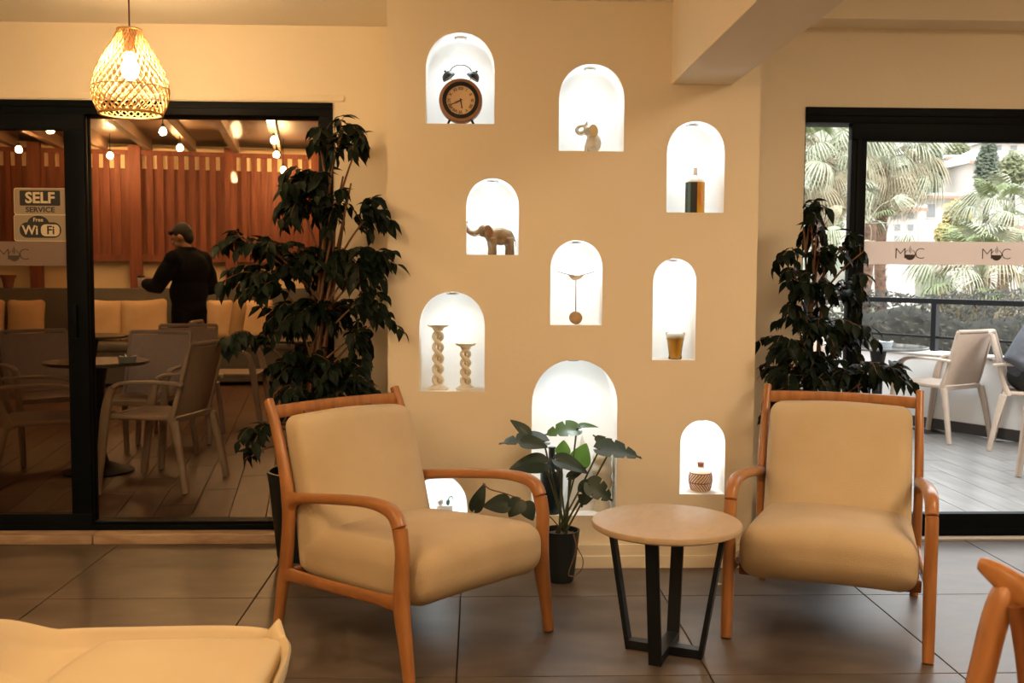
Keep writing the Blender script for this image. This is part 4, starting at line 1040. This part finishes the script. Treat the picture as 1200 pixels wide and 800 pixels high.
# ------------------------------------------------------------------ people
SKIN = mat('skin', (.46, .25, .16), .55, col2=(.42, .22, .14), scale=12)
def figure(root, J, top_m, pant_m, hair_m, hairlen=0, cap=True, bulk=1.0):
    V3 = {k: Vector(v) for k, v in J.items()}
    b = MB()
    b.tube([V3['pelvis'], V3['waist'], V3['chest'], V3['neck']], [.12, .115, .13, .06], 14)
    fw = Vector(J['face']).normalized(); up = (V3['head']-V3['neck']).normalized(); sd = fw.cross(up).normalized(); fw = up.cross(sd)*1.0
    if fw.dot(Vector(J['face'])) < 0: fw = -fw
    Mh = Matrix((sd, fw, up)).transposed(); H = V3['head']
    b.tube([V3['chest'], V3['neck'], H-up*.03], [.07, .056, .055], 12)
    hp = lambda x, y, z: H+Mh @ Vector((x, y, z))
    b.ball(hp(0, -.01, .02), (.075, .095, .105), 20, 14, Mh); b.ball(hp(0, .03, -.055), (.052, .060, .060), 16, 10, Mh)
    b.ball(hp(0, .098, -.018), (.012, .020, .022), 10, 8, Mh); b.ball(hp(0, .082, .024), (.045, .016, .010), 10, 6, Mh)
    b.ball(hp(0, .086, -.052), (.024, .010, .009), 10, 6, Mh); b.ball(hp(0, .075, -.098), (.022, .018, .014), 10, 6, Mh)
    for s in (-1, 1): b.ball(hp(s*.078, -.008, -.005), (.010, .020, .030), 10, 8, Mh)
    for s, q in ((1, 'l'), (-1, 'r')):
        sh, el, wr = V3['sh_'+q], V3['el_'+q], V3['wr_'+q]; hp_, kn, an = V3['hip_'+q], V3['kn_'+q], V3['an_'+q]
        b.tube([V3['chest'], sh, el, wr], [.07, .055, .042, .028], 12)
        d = (wr-el).normalized(); side = V3['palm_'+q] if 'palm_'+q in V3 else Vector((0, 0, -1)); side = (side-d*side.dot(d)).normalized(); ac = d.cross(side)
        pc = wr+d*.05; b.ball(pc, (.030+.0, .050, .018), 12, 8, Matrix((ac, d, side)).transposed())
        for i, (o_, L) in enumerate(((-.024, .062), (-.008, .072), (.008, .068), (.023, .052))):
            a0 = pc+ac*o_+d*.035; a1 = a0+d*L*.45+side*.012; a2 = a1+d*L*.25+side*.026; a3 = a2+side*.022-d*.008
            b.tube([a0, a1, a2, a3], [.010, .0095, .009, .0075], 7)
        b.tube([pc+ac*s*-.022-d*.02, pc+ac*s*-.048+side*.015+d*.01, pc+ac*s*-.050+side*.035+d*.032], [.012, .010, .008], 7)
        b.tube([V3['pelvis'], hp_, kn, an], [.10, .085, .055, .038], 12)
    fuse(b, .0095, SKIN, 'body', root)
    t = MB(); B = bulk
    Mt = Matrix((V3['sh_l']-V3['sh_r'], Vector((0, 0, 1)).cross(V3['sh_l']-V3['sh_r']), Vector((0, 0, .35)))).transposed()
    ax = (V3['sh_l']-V3['sh_r']).normalized(); tz = (V3['chest']-V3['waist']).normalized(); ay = tz.cross(ax).normalized(); Mt = Matrix((ax, ay, tz)).transposed()
    t.ball(V3['chest'], (.205*B, .135*B, .19), 20, 14, Mt); t.ball(V3['waist'], (.185*B, .135*B, .20), 20, 14, Mt); t.ball(V3['pelvis']+tz*.02, (.165*B, .13*B, .11), 20, 12, Mt)
    t.ball((V3['chest']+V3['neck'])/2, (.12, .10, .09), 14, 10, Mt)
    if cap: t.tube([V3['neck']-tz*.05, V3['neck']+tz*.015, V3['neck']+tz*.045], [.10, .088, .085], 16)
    for q in 'lr':
        sh, el, wr = V3['sh_'+q], V3['el_'+q], V3['wr_'+q]
        t.tube([V3['chest'], sh, sh.lerp(el, .5), el, el.lerp(wr, .5), wr+(wr-el).normalized()*.01], [.11*B, .088*B, .076*B, .068*B, .062*B, .046*B], 14)
        t.ball(sh, .080*B, 12, 8); t.tube([V3['neck']-tz*.02, (V3['neck']+sh)/2+tz*.004, sh], [.07, .072, .072*B], 12)
    fuse(t, .012, top_m, 'jacket', root)
    p = MB()
    for s, q in ((1, 'l'), (-1, 'r')):
        hp_, kn, an = V3['hip_'+q], V3['kn_'+q], V3['an_'+q]
        p.tube([V3['pelvis'], hp_, hp_.lerp(kn, .5), kn, kn.lerp(an, .5), an+Vector((0, 0, .01))], [.125, .110, .090, .072, .068, .060], 14)
    p.ball(V3['pelvis'], (.17, .13, .12), 16, 10)
    fuse(p, .012, pant_m, 'trousers', root)
    for q in 'lr':
        an = V3['an_'+q]; tf = Vector(J['toe'])
        sm = MB(); sm.ball(an+tf*.07-Vector((0, 0, an.z-.0435)), (.045, .045, .0425), 12, 8)
        sm.tube([an-tf*.04+Vector((0, 0, .04-an.z+.0)), an+tf*.08+Vector((0, 0, .038-an.z)), an+tf*.19+Vector((0, 0, .033-an.z))], [.038, .037, .028], 12); sm.tube([an, an-Vector((0, 0, an.z-.05))], [.045, .045], 12)
        fuse(sm, .008, BLK, 'shoe', root)
    h = MB(); h.ball(hp(0, -.022, .040), (.083, .098, .100), 20, 14, Mh)
    h.ball(hp(0, -.055, -.01), (.070, .060, .080), 16, 10, Mh)
    if hairlen: h.tube([hp(0, -.07, 0), hp(0, -.085, -.12), hp(0, -.07, -.22)], [.075, .07, .05], 14)
    else: h.ball(hp(0, .060, .072), (.058, .050, .028), 14, 8, Mh)
    fuse(h, .007, hair_m, 'hair', root)
    e = MB()
    for s in (-1, 1): e.ball(hp(s*.030, .086, .008), (.013, .008, .008), 10, 6, Mh)
    e.build('eye', BLK, root)
NAVY = mat('black_jacket', (.003, .004, .006), .9, spec=.1, col2=(.005, .006, .009), scale=5, bump=.4, bscale=25); HAIR = mat('dark_hair', (.012, .010, .009), .7, bump=.5, bscale=120)
mp = at(222, 380, 10.1)
man = empty('person', (mp.x, mp.y, -.022), R(-122), 'man in a black jacket standing on the terrace with his back turned, holding a cup', 'person')
figure(man, dict(pelvis=(0, 0, .96), waist=(0, .0, 1.12), chest=(0, .01, 1.34), neck=(0, -.02, 1.52), head=(.02, -.065, 1.655), face=(.55, -1, -.35), toe=(0, -1, 0),
    sh_l=(.19, 0, 1.43), el_l=(.31, -.10, 1.17), wr_l=(.24, -.32, 1.20), sh_r=(-.19, 0, 1.43), el_r=(-.29, .02, 1.15), wr_r=(-.14, -.22, 1.12),
    hip_l=(.09, 0, .92), kn_l=(.10, -.02, .50), an_l=(.11, .02, .09), hip_r=(-.09, 0, .92), kn_r=(-.10, -.02, .50), an_r=(-.11, .02, .09), palm_l=(-.6, 0, .2)), NAVY, NAVY, HAIR, bulk=1.12)
man.rotation_euler = (0, 0, R(-122))
hw = Matrix.Rotation(R(-122), 3, 'Z') @ Vector((.20, -.44, 1.17))+man.location
cup = empty('coffee_cup', tuple(hw), 0, 'small white cup with a black lid in the standing man\'s hand', 'cup')
MB().lathe([(0, 0), (.028, 0), (.036, .09), (0, .09)], 18).build('cup', WCER, cup); MB().lathe([(0, .09), (.038, .09), (.040, .098), (.032, .11), (0, .11)], 18).build('lid', BLK, cup)

# ------------------------------------------------------------------ balcony behind the right door
PLANK2 = mat('grey_plank_tile', (.15, .138, .128), .36, col2=(.29, .275, .26), scale=2.2, stretch=(6, 1, 1), detail=9, lo=.3, hi=.7)
WHITEW = mat('white_render', (.78, .77, .75), .8, bump=.1, bscale=30)
MB().box((5.0, 9.2, -.09), (8.0, 8.2, .1)).build('floor_balcony', GROUT, kind='structure', smooth=False)
bfl = bpy.data.objects['floor_balcony']
pa = gnd(1088, 500); pb_ = gnd(1200, 517); pd = (pa-pb_).normalized()
pn = Vector((pd.y, -pd.x, 0))                     # outward
if pn.x < 0: pn = -pn
bm_ = MB().box((0, 0, 0), (.196, 1.194, .014), bev=.001).mesh('plank', PLANK2, False)
for i in range(0, 30):
    for j in range(0, 6):
        x = 1.45+i*.2; y = 5.78+j*1.2+(i % 3-1)*.4
        if (Vector((x, y, 0))-pa).dot(pn) > .1 or y > 12: continue
        if y < 5.6: continue
        o = link(bm_, 'plank', bfl); o.location = (x, y, -.032)
for i in range(0, 14):
    o = link(bm_, 'plank', bfl); o.location = (1.45+i*.2, 5.18+(0 if i % 3 else 0), -.0325); o.scale = (1, .35 if i % 3 else .7, 1); o.location.y = 5.17+.6*o.scale.y
A_ = pb_-pd*2.2; B_ = pa+pd*3.0
MB().seg(A_+pn*.07+Vector((0, 0, .31)), B_+pn*.07+Vector((0, 0, .31)), .12, .62, (pn.x, pn.y, 0)).build('wall_parapet', WHITEW, kind='structure', smooth=False)
MB().seg(A_+pn*.07+Vector((0, 0, .635)), B_+pn*.07+Vector((0, 0, .635)), .16, .03, (pn.x, pn.y, 0), .004).build('trim_coping', WHITEW, kind='structure', smooth=False)
MB().seg(A_+Vector((0, 0, .035)), B_+Vector((0, 0, .035)), .02, .09, (pn.x, pn.y, 0), .002).build('baseboard_balcony', mat('dark_skirting', (.035, .03, .028), .5), kind='structure', smooth=False)
rl_ = empty('balcony_railing', tuple(A_+pn*.07+Vector((0, 0, .65))), 0, 'dark metal balcony railing on top of the white parapet', 'railing')
Z = Vector((0, 0, 1)); L_ = (B_-A_).length
MB().seg(Z*.43, pd*L_+Z*.43, .05, .045, (pn.x, pn.y, 0), .004).build('top_rail', BLACK, rl_, smooth=False)
MB().seg(Z*.12, pd*L_+Z*.12, .02, .02, (pn.x, pn.y, 0), .002).build('lower_rail', BLACK, rl_, smooth=False)
pt = at(1084, 380, 8.6); tt = (pa-A_).length+.02
for k in (-2, -1, 0, 1, 2):
    q = pd*(tt+k*1.45)
    if 0 < (tt+k*1.45) < L_: MB().seg(q, q+Z*.42, .05, .05, (pn.x, pn.y, 0), .003).build('post', BLACK, rl_, smooth=False)
# chairs, table, person
def cafe_at(px, py, deg, lab, u=.56, s=-1):
    # put the front foot (side s) at the floor point seen at px,py
    f = gnd(px, py, -.02); th = R(deg); x = Vector((math.cos(th), math.sin(th), 0)); fw = Vector((math.sin(th), -math.cos(th), 0))
    o = f-fw*u-x*s*.265; return cafe(o.x, o.y, deg, lab, G2)
cafe_at(1110, 520, -150, 'taupe sling armchair standing alone before the white parapet, seen from behind', u=0, s=1)
cb = gnd(1040, 530)
tb2 = cafe_table(3.34, 8.42, .40, 'round glass-topped café table on the balcony, behind the right ficus', top=mat('smoked_glass_top', (.10, .10, .10), .08))
ashtray((3.36, 8.32, .713), 'white and grey ashtray on the balcony table')
cafe(2.95, 9.35, -15, 'pale taupe sling armchair half hidden behind the right ficus', G2)
cafe(2.45, 8.0, 100, 'taupe sling armchair left of the balcony table, behind the ficus leaves', G2)
pc_ = cafe_at(1162, 528, 60, 'taupe sling armchair with a seated person, cut by the right edge', u=0, s=-1)
cafe_at(1193, 558, -70, 'taupe sling armchair of which one leg shows at the right edge', s=-1)
KNIT = mat('grey_knit', (.085, .090, .105), .95, col2=(.060, .064, .076), scale=40, stretch=(1, 1, 3), bump=.8, bscale=120); DKT = mat('dark_trousers', (.012, .014, .018), .8)
se = empty('person', tuple(pc_.location), R(60), 'seated person in a grey knitted sweater, cut by the right edge of the photo', 'person')
figure(se, dict(pelvis=(0, -.20, .56), waist=(0, -.22, .70), chest=(0, -.31, .90), neck=(0, -.38, 1.06), head=(0, -.46, 1.18), face=(0, -1, -.35), toe=(0, -1, 0),
    sh_l=(.18, -.30, .97), el_l=(.29, -.44, .72), wr_l=(.12, -.58, .66), sh_r=(-.18, -.28, .96), el_r=(-.29, -.12, .70), wr_r=(-.27, -.28, .655),
    hip_l=(.10, -.24, .55), kn_l=(.13, -.66, .56), an_l=(.12, -.66, .09), hip_r=(-.10, -.24, .55), kn_r=(-.13, -.66, .56), an_r=(-.12, -.66, .09)), KNIT, DKT, HAIR, hairlen=1, cap=False, bulk=1.05)

# ------------------------------------------------------------------ the hillside beyond the balcony
HILL = mat('dry_hillside', (.28, .25, .21), .95, col2=(.12, .13, .085), scale=.35, detail=8)
V = []; F = []; nx, ny = 40, 40
def hz(x, y): return (-3.2 if y < 24 else -3.2+(y-24)*.235*(1 if y < 70 else 1.15)) + (noise.noise(Vector((x*.06, y*.06, 0)))*2.2 if y > 26 else 0)
for j in range(ny+1):
    for i in range(nx+1):
        x = -20+i*4; y = 10+j*4.2; V.append((x, y, hz(x, y)))
for j in range(ny):
    for i in range(nx): k = j*(nx+1)+i; F.append((k, k+1, k+nx+2, k+nx+1))
MB().add(V, F).build('ground_hillside', HILL, kind='structure')
HW = mat('house_white', (.50, .46, .42), .8); HR = mat('roof_white', (.60, .58, .57), .7, col2=(.54, .50, .48), scale=1); HP = mat('roof_edge_pink', (.36, .20, .14), .8); WIN = mat('window_dark', (.16, .17, .18), .2)
def house(px0, px1, pyt, pyb, Y, lab, pitch=0, rows=1, cols=3, dep=5):
    a = at(px0, pyb, Y); c = at(px1, pyt, Y); wd = c.x-a.x; h = c.z-a.z; zg = min(a.z, hz((a.x+c.x)/2, Y)-.5)
    e = empty('house', ((a.x+c.x)/2, Y, zg), 0, lab, 'building', 'houses on the hillside')
    H = c.z-zg
    MB().box((0, dep/2, H/2), (wd, dep, H)).build('wall', HW, e, smooth=False)
    if pitch:
        V = [(-wd/2-.3, -.5, H), (wd/2+.3, -.5, H), (wd/2+.3, dep+.3, H), (-wd/2-.3, dep+.3, H), (-wd/2+wd*.3, dep/2, H+pitch), (wd/2-wd*.1, dep/2, H+pitch)]
        MB().add(V, [(0, 1, 5, 4), (1, 2, 5), (2, 3, 4, 5), (3, 0, 4), (3, 2, 1, 0)]).build('roof', HR, e, smooth=False)
        MB().box((0, -.52, H), (wd+.7, .1, .16)).build('eave', HP, e, smooth=False)
    else:
        MB().box((0, dep/2-.1, H+.08), (wd+.4, dep+.5, .16)).build('roof', HR, e, smooth=False); MB().box((0, -.36, H+.0), (wd+.44, .05, .12)).build('eave', HP, e, smooth=False)
    for r in range(rows):
        for k in range(cols):
            x = -wd/2+wd*(k+.5)/cols; z = H-(h*(r+.5)/rows) 
            f = MB().box((x, -.01, z), (wd/cols*.5, .06, h/rows*.6)).build('window', HW, e, smooth=False)
            MB().box((x, -.03, z), (wd/cols*.42, .06, h/rows*.5)).build('pane', WIN, f, smooth=False)
house(1138, 1230, 192, 226, 48, 'white house with a sloping pale roof and long balcony at the upper right', .9, 1, 4)
house(1078, 1150, 232, 262, 40, 'low white house with a flat pink-edged roof left of the yellow bush', 0, 1, 3, 9)
house(1108, 1128, 186, 206, 55, 'small white roof hut behind the flat roofs', 0, 1, 1, 3)
house(1160, 1215, 166, 184, 62, 'white house near the top of the view with a tank on its roof', 0, 1, 3)
house(1043, 1075, 246, 286, 36, 'narrow white building seen between the palm fronds', 0, 3, 2, 4)
house(1062, 1092, 180, 196, 66, 'pale house behind the big palm on the hill', .6, 1, 2)
house(1095, 1120, 160, 170, 90, 'tiny pale house high on the hill left of the dark tree', 0, 1, 3)
house(945, 990, 190, 222, 60, 'white block glimpsed through the narrow left pane', 0, 2, 3)
house(1178, 1230, 268, 300, 26, 'white wall of a building low at the right edge', 0, 1, 2, 3)
GREENS = [mat('olive_foliage', (.17, .19, .10), .8, col2=(.24, .25, .14), scale=3), mat('dark_conifer', (.10, .125, .09), .85, col2=(.14, .16, .11), scale=3), mat('yellow_bush', (.42, .34, .12), .8, col2=(.50, .42, .20), scale=3),
          mat('grey_hedge', (.022, .021, .016), .85, col2=(.055, .052, .042), scale=3)]
TRUNKD = mat('tree_bark', (.05, .04, .03), .9)
def crown(name, c, rx, rz, n, s, m, lab, cat='tree', trunk=True, seed=1, ry=None):
    th_ = .5
    rd = random.Random(seed); e = empty(name, (c[0], c[1], c[2]-rz-(.4 if trunk else 0)), 0, lab, cat); b = MB(); ry = ry or rx; off = Vector((0, 0, rz+(.4 if trunk else 0)))
    for i in range(n):
        d = Vector((rd.gauss(0, 1), rd.gauss(0, 1), rd.gauss(0, 1))).normalized(); k = rd.random()**.4
        k *= 1+.18*noise.noise(d*2.3+Vector((seed, 0, 0)))
        tp_ = (1.15-.55*(d.z*k+1)/2) if lab.find('conifer') >= 0 else 1.0; p = off+Vector((d.x*rx*k*tp_, d.y*ry*k*tp_, d.z*rz*k)); t = Vector((rd.gauss(0, 1), rd.gauss(0, 1), rd.gauss(0, .6))).normalized(); u = t.orthogonal().normalized()
        b.add([p-t*s, p+u*s*.4, p+t*s, p-u*s*.4], [(0, 1, 2, 3)])
    b.build('foliage', m, e, smooth=False, kind='stuff')
    if trunk: MB().tube([(0, 0, -1.0), (0, 0, off.z)], [s*1.2, s*.6], 8).build('trunk', TRUNKD, e)
def tree_at(px, py, Y, rpx, rpy, n, s, m, lab, seed, name='tree', cat='tree', trunk=True):
    c = at(px, py, Y); k = Y/1200; n = int(n*1.8); s *= .8
    if trunk: c.z -= .9*rpy*k; rpy *= 1.9
    crown(name, c, rpx*k, rpy*k, n, s, m, lab, cat, trunk, seed)
tree_at(1158, 178, 42, 15, 20, 1500, .16, GREENS[1], 'tall dark conifer on the hill right of the flat roofs', 1)
tree_at(1096, 180, 50, 10, 16, 900, .18, GREENS[1], 'grey-green conifer left of the white roof hut', 2)
tree_at(1122, 172, 58, 14, 12, 900, .2, GREENS[0], 'olive tree above the flat roofs on the hill', 3)
tree_at(1188, 188, 36, 16, 12, 900, .13, GREENS[0], 'olive tree at the upper right edge', 4)
tree_at(1142, 170, 70, 9, 8, 400, .2, GREENS[0], 'small round tree high on the hill', 5)
tree_at(1122, 258, 20, 17, 24, 1500, .07, GREENS[2], 'yellow-green bush right of the big palm', 6, 'bush', 'bush', False)
tree_at(1105, 275, 19, 10, 14, 600, .06, GREENS[2], 'small yellow bush under the big palm fronds', 7, 'bush', 'bush', False)
tree_at(968, 232, 26, 22, 30, 900, .1, GREENS[0], 'pale green tree behind the narrow left pane', 8)
he = empty('hedge', (6, 12.2, -3.2), 0, 'grey-green hedge behind the balcony railing', 'hedge'); rd = random.Random(5); b = MB()
for i in range(30000):
    x = rd.uniform(-4.2, 5.5); t = rd.random()**.5; z = 4.30*t+.22*noise.noise(Vector((x*.9, 3, 0))); p = Vector((x, rd.uniform(-.5, .6), z)); q = Vector((rd.gauss(0, 1), rd.gauss(0, .5), rd.gauss(0, 1))).normalized(); u = q.orthogonal().normalized()
    b.add([p-q*.042, p+u*.018, p+q*.042, p-u*.018], [(0, 1, 2, 3)])
b.build('foliage', GREENS[3], he, smooth=False, kind='stuff')
MB().rbox(4.8, .35, 2.02, .3, 20, lambda q: q+Vector((.65, .05, 2.0+.12*math.sin(q.x*3.1)*(q.z > 0)))).build('dark_core', mat('hedge_core', (.018, .018, .013), .95, col2=(.045, .043, .032), scale=9), he)  # solid dark filler added inside the hedge to block the brightness behind
# fan palms
PFR = [mat('palm_frond', (.25, .27, .18), .7, col2=(.36, .37, .27), scale=6), mat('palm_frond_dry', (.36, .31, .21), .8, col2=(.28, .24, .15), scale=6), mat('palm_frond_green', (.16, .20, .08), .65, col2=(.23, .27, .13), scale=6)]
TRUNKP = mat('palm_trunk', (.11, .06, .038), .9, col2=(.18, .11, .07), scale=9, stretch=(1, 1, 3), bump=.8, bscale=20)
def frond_mesh(L, fan, nseg, droop, mt, seed):
    rd = random.Random(seed); b = MB()
    st = cr([(0, 0, 0), (0, L*.5, L*.16), (0, L, 0)], 4); b.tube(st, [.022, .02, .018, .016, .014, .012, .011, .01, .009], 5)
    hub = Vector((0, L, 0))
    for i in range(nseg):
        a = R(-115+230*i/(nseg-1)); d = Vector((math.sin(a), math.cos(a), 0)); sdv = Vector((math.cos(a), -math.sin(a), 0)); ll = fan*(.75+.25*math.cos(a*.6))*rd.uniform(.9, 1.1)
        V = []; K = 5
        for k in range(K+1):
            t = k/K; p = hub+d*ll*(t-.28*t**3)+Vector((0, 0, -droop*ll*t**2.4)); w_ = .030*math.sin(math.pi*(.12+.82*t))*fan
            V += [p-sdv*w_+Vector((0, 0, w_*.5)), p, p+sdv*w_+Vector((0, 0, w_*.5))]
        F = []
        for k in range(K): j = k*3; F += [(j, j+1, j+4, j+3), (j+1, j+2, j+5, j+4)]
        b.add(V, F)
    return b.mesh('frond', mt, True, 80)
FR = [frond_mesh(1.5, .85, 22, .95, PFR[0], 1), frond_mesh(1.2, .8, 22, 1.2, PFR[1], 2), frond_mesh(1.3, .85, 22, .45, PFR[2], 3), frond_mesh(1.5, .85, 22, 1.35, PFR[0], 4)]
def palm(px, py, Y, sc, n, lab, seed, base=-3.2, kinds=(0, 3, 0, 1, 2), tr=.6):
    rd = random.Random(seed); c = at(px, py, Y); e = empty('fan_palm', (c.x, c.y, base), 0, lab, 'palm'); h = c.z-base
    pts = [(0.03*math.sin(i), 0, h*i/14) for i in range(15)]; b = MB().tube(pts, [tr*(.15+.012*(i % 2)) for i in range(15)], 12)
    for k in range(int(h*40)):
        a = k*2.4; z = h*k/int(h*40); b.add([(.14*tr*math.cos(a-.3), .14*tr*math.sin(a-.3), z), (.14*tr*math.cos(a+.3), .14*tr*math.sin(a+.3), z), (.21*tr*math.cos(a), .21*tr*math.sin(a), z+.11)], [(0, 1, 2)])
    b.build('trunk', TRUNKP, e)
    for i in range(n):
        t = i/n; el = R(70-125*t); a = i*2.39996+rd.uniform(-.2, .2); k = kinds[i % len(kinds)] if t < .75 else 1
        o = link(FR[k], 'frond', e); o.location = (0, 0, h); s = sc*rd.uniform(.85, 1.1); o.scale = (s, s, s)
        o.rotation_euler = (Matrix.Rotation(a, 3, 'Z') @ Matrix.Rotation(el, 3, 'X') @ Matrix.Rotation(rd.uniform(-.4, .4), 3, 'Y')).to_euler()
palm(1036, 195, 17.0, .52, 60, 'large fan palm with drooping fronds in the middle of the right door', 1)
palm(965, 190, 15.5, .50, 50, 'fan palm filling the narrow left pane of the right door', 2)
palm(1180, 258, 17.5, .46, 44, 'fan palm with a green centre at the right edge, beside the yellow bush', 3, kinds=(2, 0, 3))
palm(1150, 325, 14.0, .50, 44, 'low fan palm with yellowish fronds just above the railing', 4, kinds=(2, 0, 1))
palm(1018, 262, 12.5, .30, 10, 'palm trunk with reddish stubs just right of the dark door stile', 5, tr=.45)

# ------------------------------------------------------------------ foreground chairs, out of focus
CREAMF = mat('cream_leatherette', (.52, .41, .25), .5, col2=(.50, .38, .23), scale=4)
fc = empty('tub_chair', (-.74, 2.02, 0), R(2), 'blurred cream moulded tub chair with a rounded seat pad at the bottom left corner', 'chair')
def rim(a):                      # outline in plan and rim height; front of the chair is +x
    c, s_ = math.cos(a), math.sin(a); x = .345*math.copysign(abs(c)**.45, c); y = .325*math.copysign(abs(s_)**.45, s_)
    back = max(0, -x/.345-.60)/.40; h = .475+.065*back**1.3+.035*max(0, 1-abs(a-R(42))/R(9))+.02*max(0, 1-abs(a-R(318))/R(9))
    return x, y, h
NA = 96; V = []; lv = [(.62, .36), (.90, .38), (.98, .42), (1.0, .0), (.985, .008), (.955, -.002), (.93, -.03), (.88, -.99), (.5, -1)]
for k, (f, zz) in enumerate(lv):
    for i in range(NA):
        x, y, h = rim(2*math.pi*i/NA)
        if k < 3: z = zz+(0 if k < 2 else .02)
        elif k < 7: z = h+zz
        else: z = .435 if k == 7 else .43
        lean = 1+.10*max(0, (h-.5)/.36)*(1 if 2 < k < 7 else 0)
        V.append((x*f*lean, y*f, z))
F = [(k*NA+i, k*NA+(i+1) % NA, (k+1)*NA+(i+1) % NA, (k+1)*NA+i) for k in range(len(lv)-1) for i in range(NA)]
F += [tuple(range(NA-1, -1, -1)), tuple(range((len(lv)-1)*NA, len(lv)*NA))]
MB().add(V, F).build('shell', CREAMF, fc, ang=70)
MB().rbox(.225, .275, .022, .020, 16, lambda q: Vector((q.x+.085-.05*(q.y/.275)**2*(1 if q.x < 0 else .2)*-1, q.y, q.z+.452+.010*(1-(q.x/.225)**2)*(1-(q.y/.275)**2)))).build('seat_pad', CREAMF, fc)
for sx_ in (-1, 1):
    for sy in (-1, 1): MB().tube([(sx_*.20, sy*.20, .365), (sx_*.27, sy*.26, 0)], [.020, .013], 10).build('leg', WOOD, fc)
bgp = gnd(-12, 800, .5)
o = MB().rbox(.16, .09, .14, .05, 12, lambda q: q).build('bag', BLK, None, label='black soft bag at the very bottom left corner', cat='bag'); o.location = (-1.16, 1.90, .62)

rc = empty('cane_chair', (1.05, 1.42, 0), 0, 'blurred wooden chair with curved top rail and cane back, bottom right corner', 'chair')
def rl(x, y, z): return (x-1.05, y-1.42, z)
tip = at(1150, 655, 1.80)
rp = cr([(*rl(tip.x, 1.80, tip.z-.008), .020, .026), (*rl(tip.x+.012, 1.76, tip.z-.018), .026, .046), (*rl(tip.x+.035, 1.70, tip.z-.040), .030, .066), (*rl(tip.x+.075, 1.56, tip.z-.060), .032, .070), (*rl(tip.x+.10, 1.40, tip.z-.06), .034, .055), (*rl(tip.x+.09, 1.22, tip.z-.055), .034, .055), (*rl(tip.x+.03, 1.05, tip.z-.03), .034, .05)], 5)
MB().sweep(rp, (1, .3, 0), 12, .75).build('top_rail', WOOD, rc)
for (ya, x0_, x1_) in ((1.745, tip.x-.004, tip.x-.045), (1.12, tip.x+.05, tip.x+.01)):
    q = cr([(*rl(x0_+.030, ya, tip.z-.022), .020, .040), (*rl(x0_+.014, ya, tip.z-.060), .032, .060), (*rl(x0_-.008, ya, tip.z-.15), .034, .060), (*rl(x1_, ya-.01, .46), .036, .050), (*rl(x1_-.03, ya, 0), .030, .034)], 5)
    MB().sweep(q, (1, 0, 0), 12, .75).build('leg', WOOD, rc)
    q = cr([(*rl(x0_+.012, ya-.05, tip.z-.05), .024, .030), (*rl(x0_+.028, ya-.06, .62), .022, .028), (*rl(x0_+.05, ya-.05, .46), .022, .028)], 4)
    MB().sweep(q, (1, 0, 0), 10, .8).build('cane_frame', WOOD_DK, rc)
b = MB(); CANE = mat('cane_weave', (.42, .22, .09), .6)
P0 = lambda t, z: Vector(rl(tip.x+.028+.055*math.sin(math.pi*t)+(.02*(1-t)), 1.68-.52*t, z)) + Vector((.03*(tip.z-z), 0, 0))
for i in range(34):
    for dr in (1, -1):
        pts = []
        for j in range(9):
            z = .50+(tip.z-.07-.50)*j/8; t = i/26+dr*.30*(j/8)-(.15 if dr > 0 else -.15)*1
            if 0 <= t <= 1: pts.append(P0(t, z)+Vector((.001*dr, 0, 0)))
        if len(pts) > 1: b.tube(pts, .0022, 4, cap=False)
for i in range(22): b.tube([P0(j/8, .50+(tip.z-.57)*i/22) for j in range(9)], .0018, 4, cap=False)
b.build('cane_panel', CANE, rc)
MB().rbox(.23, .27, .028, .025, 10, lambda q: q+Vector((.10, 0.0, .46))).build('seat', WOOD, rc)
for sy in (-1, 1): MB().tube([(.29, sy*.24, .44), (.31, sy*.26, 0)], [.020, .014], 10).build('leg', WOOD, rc)
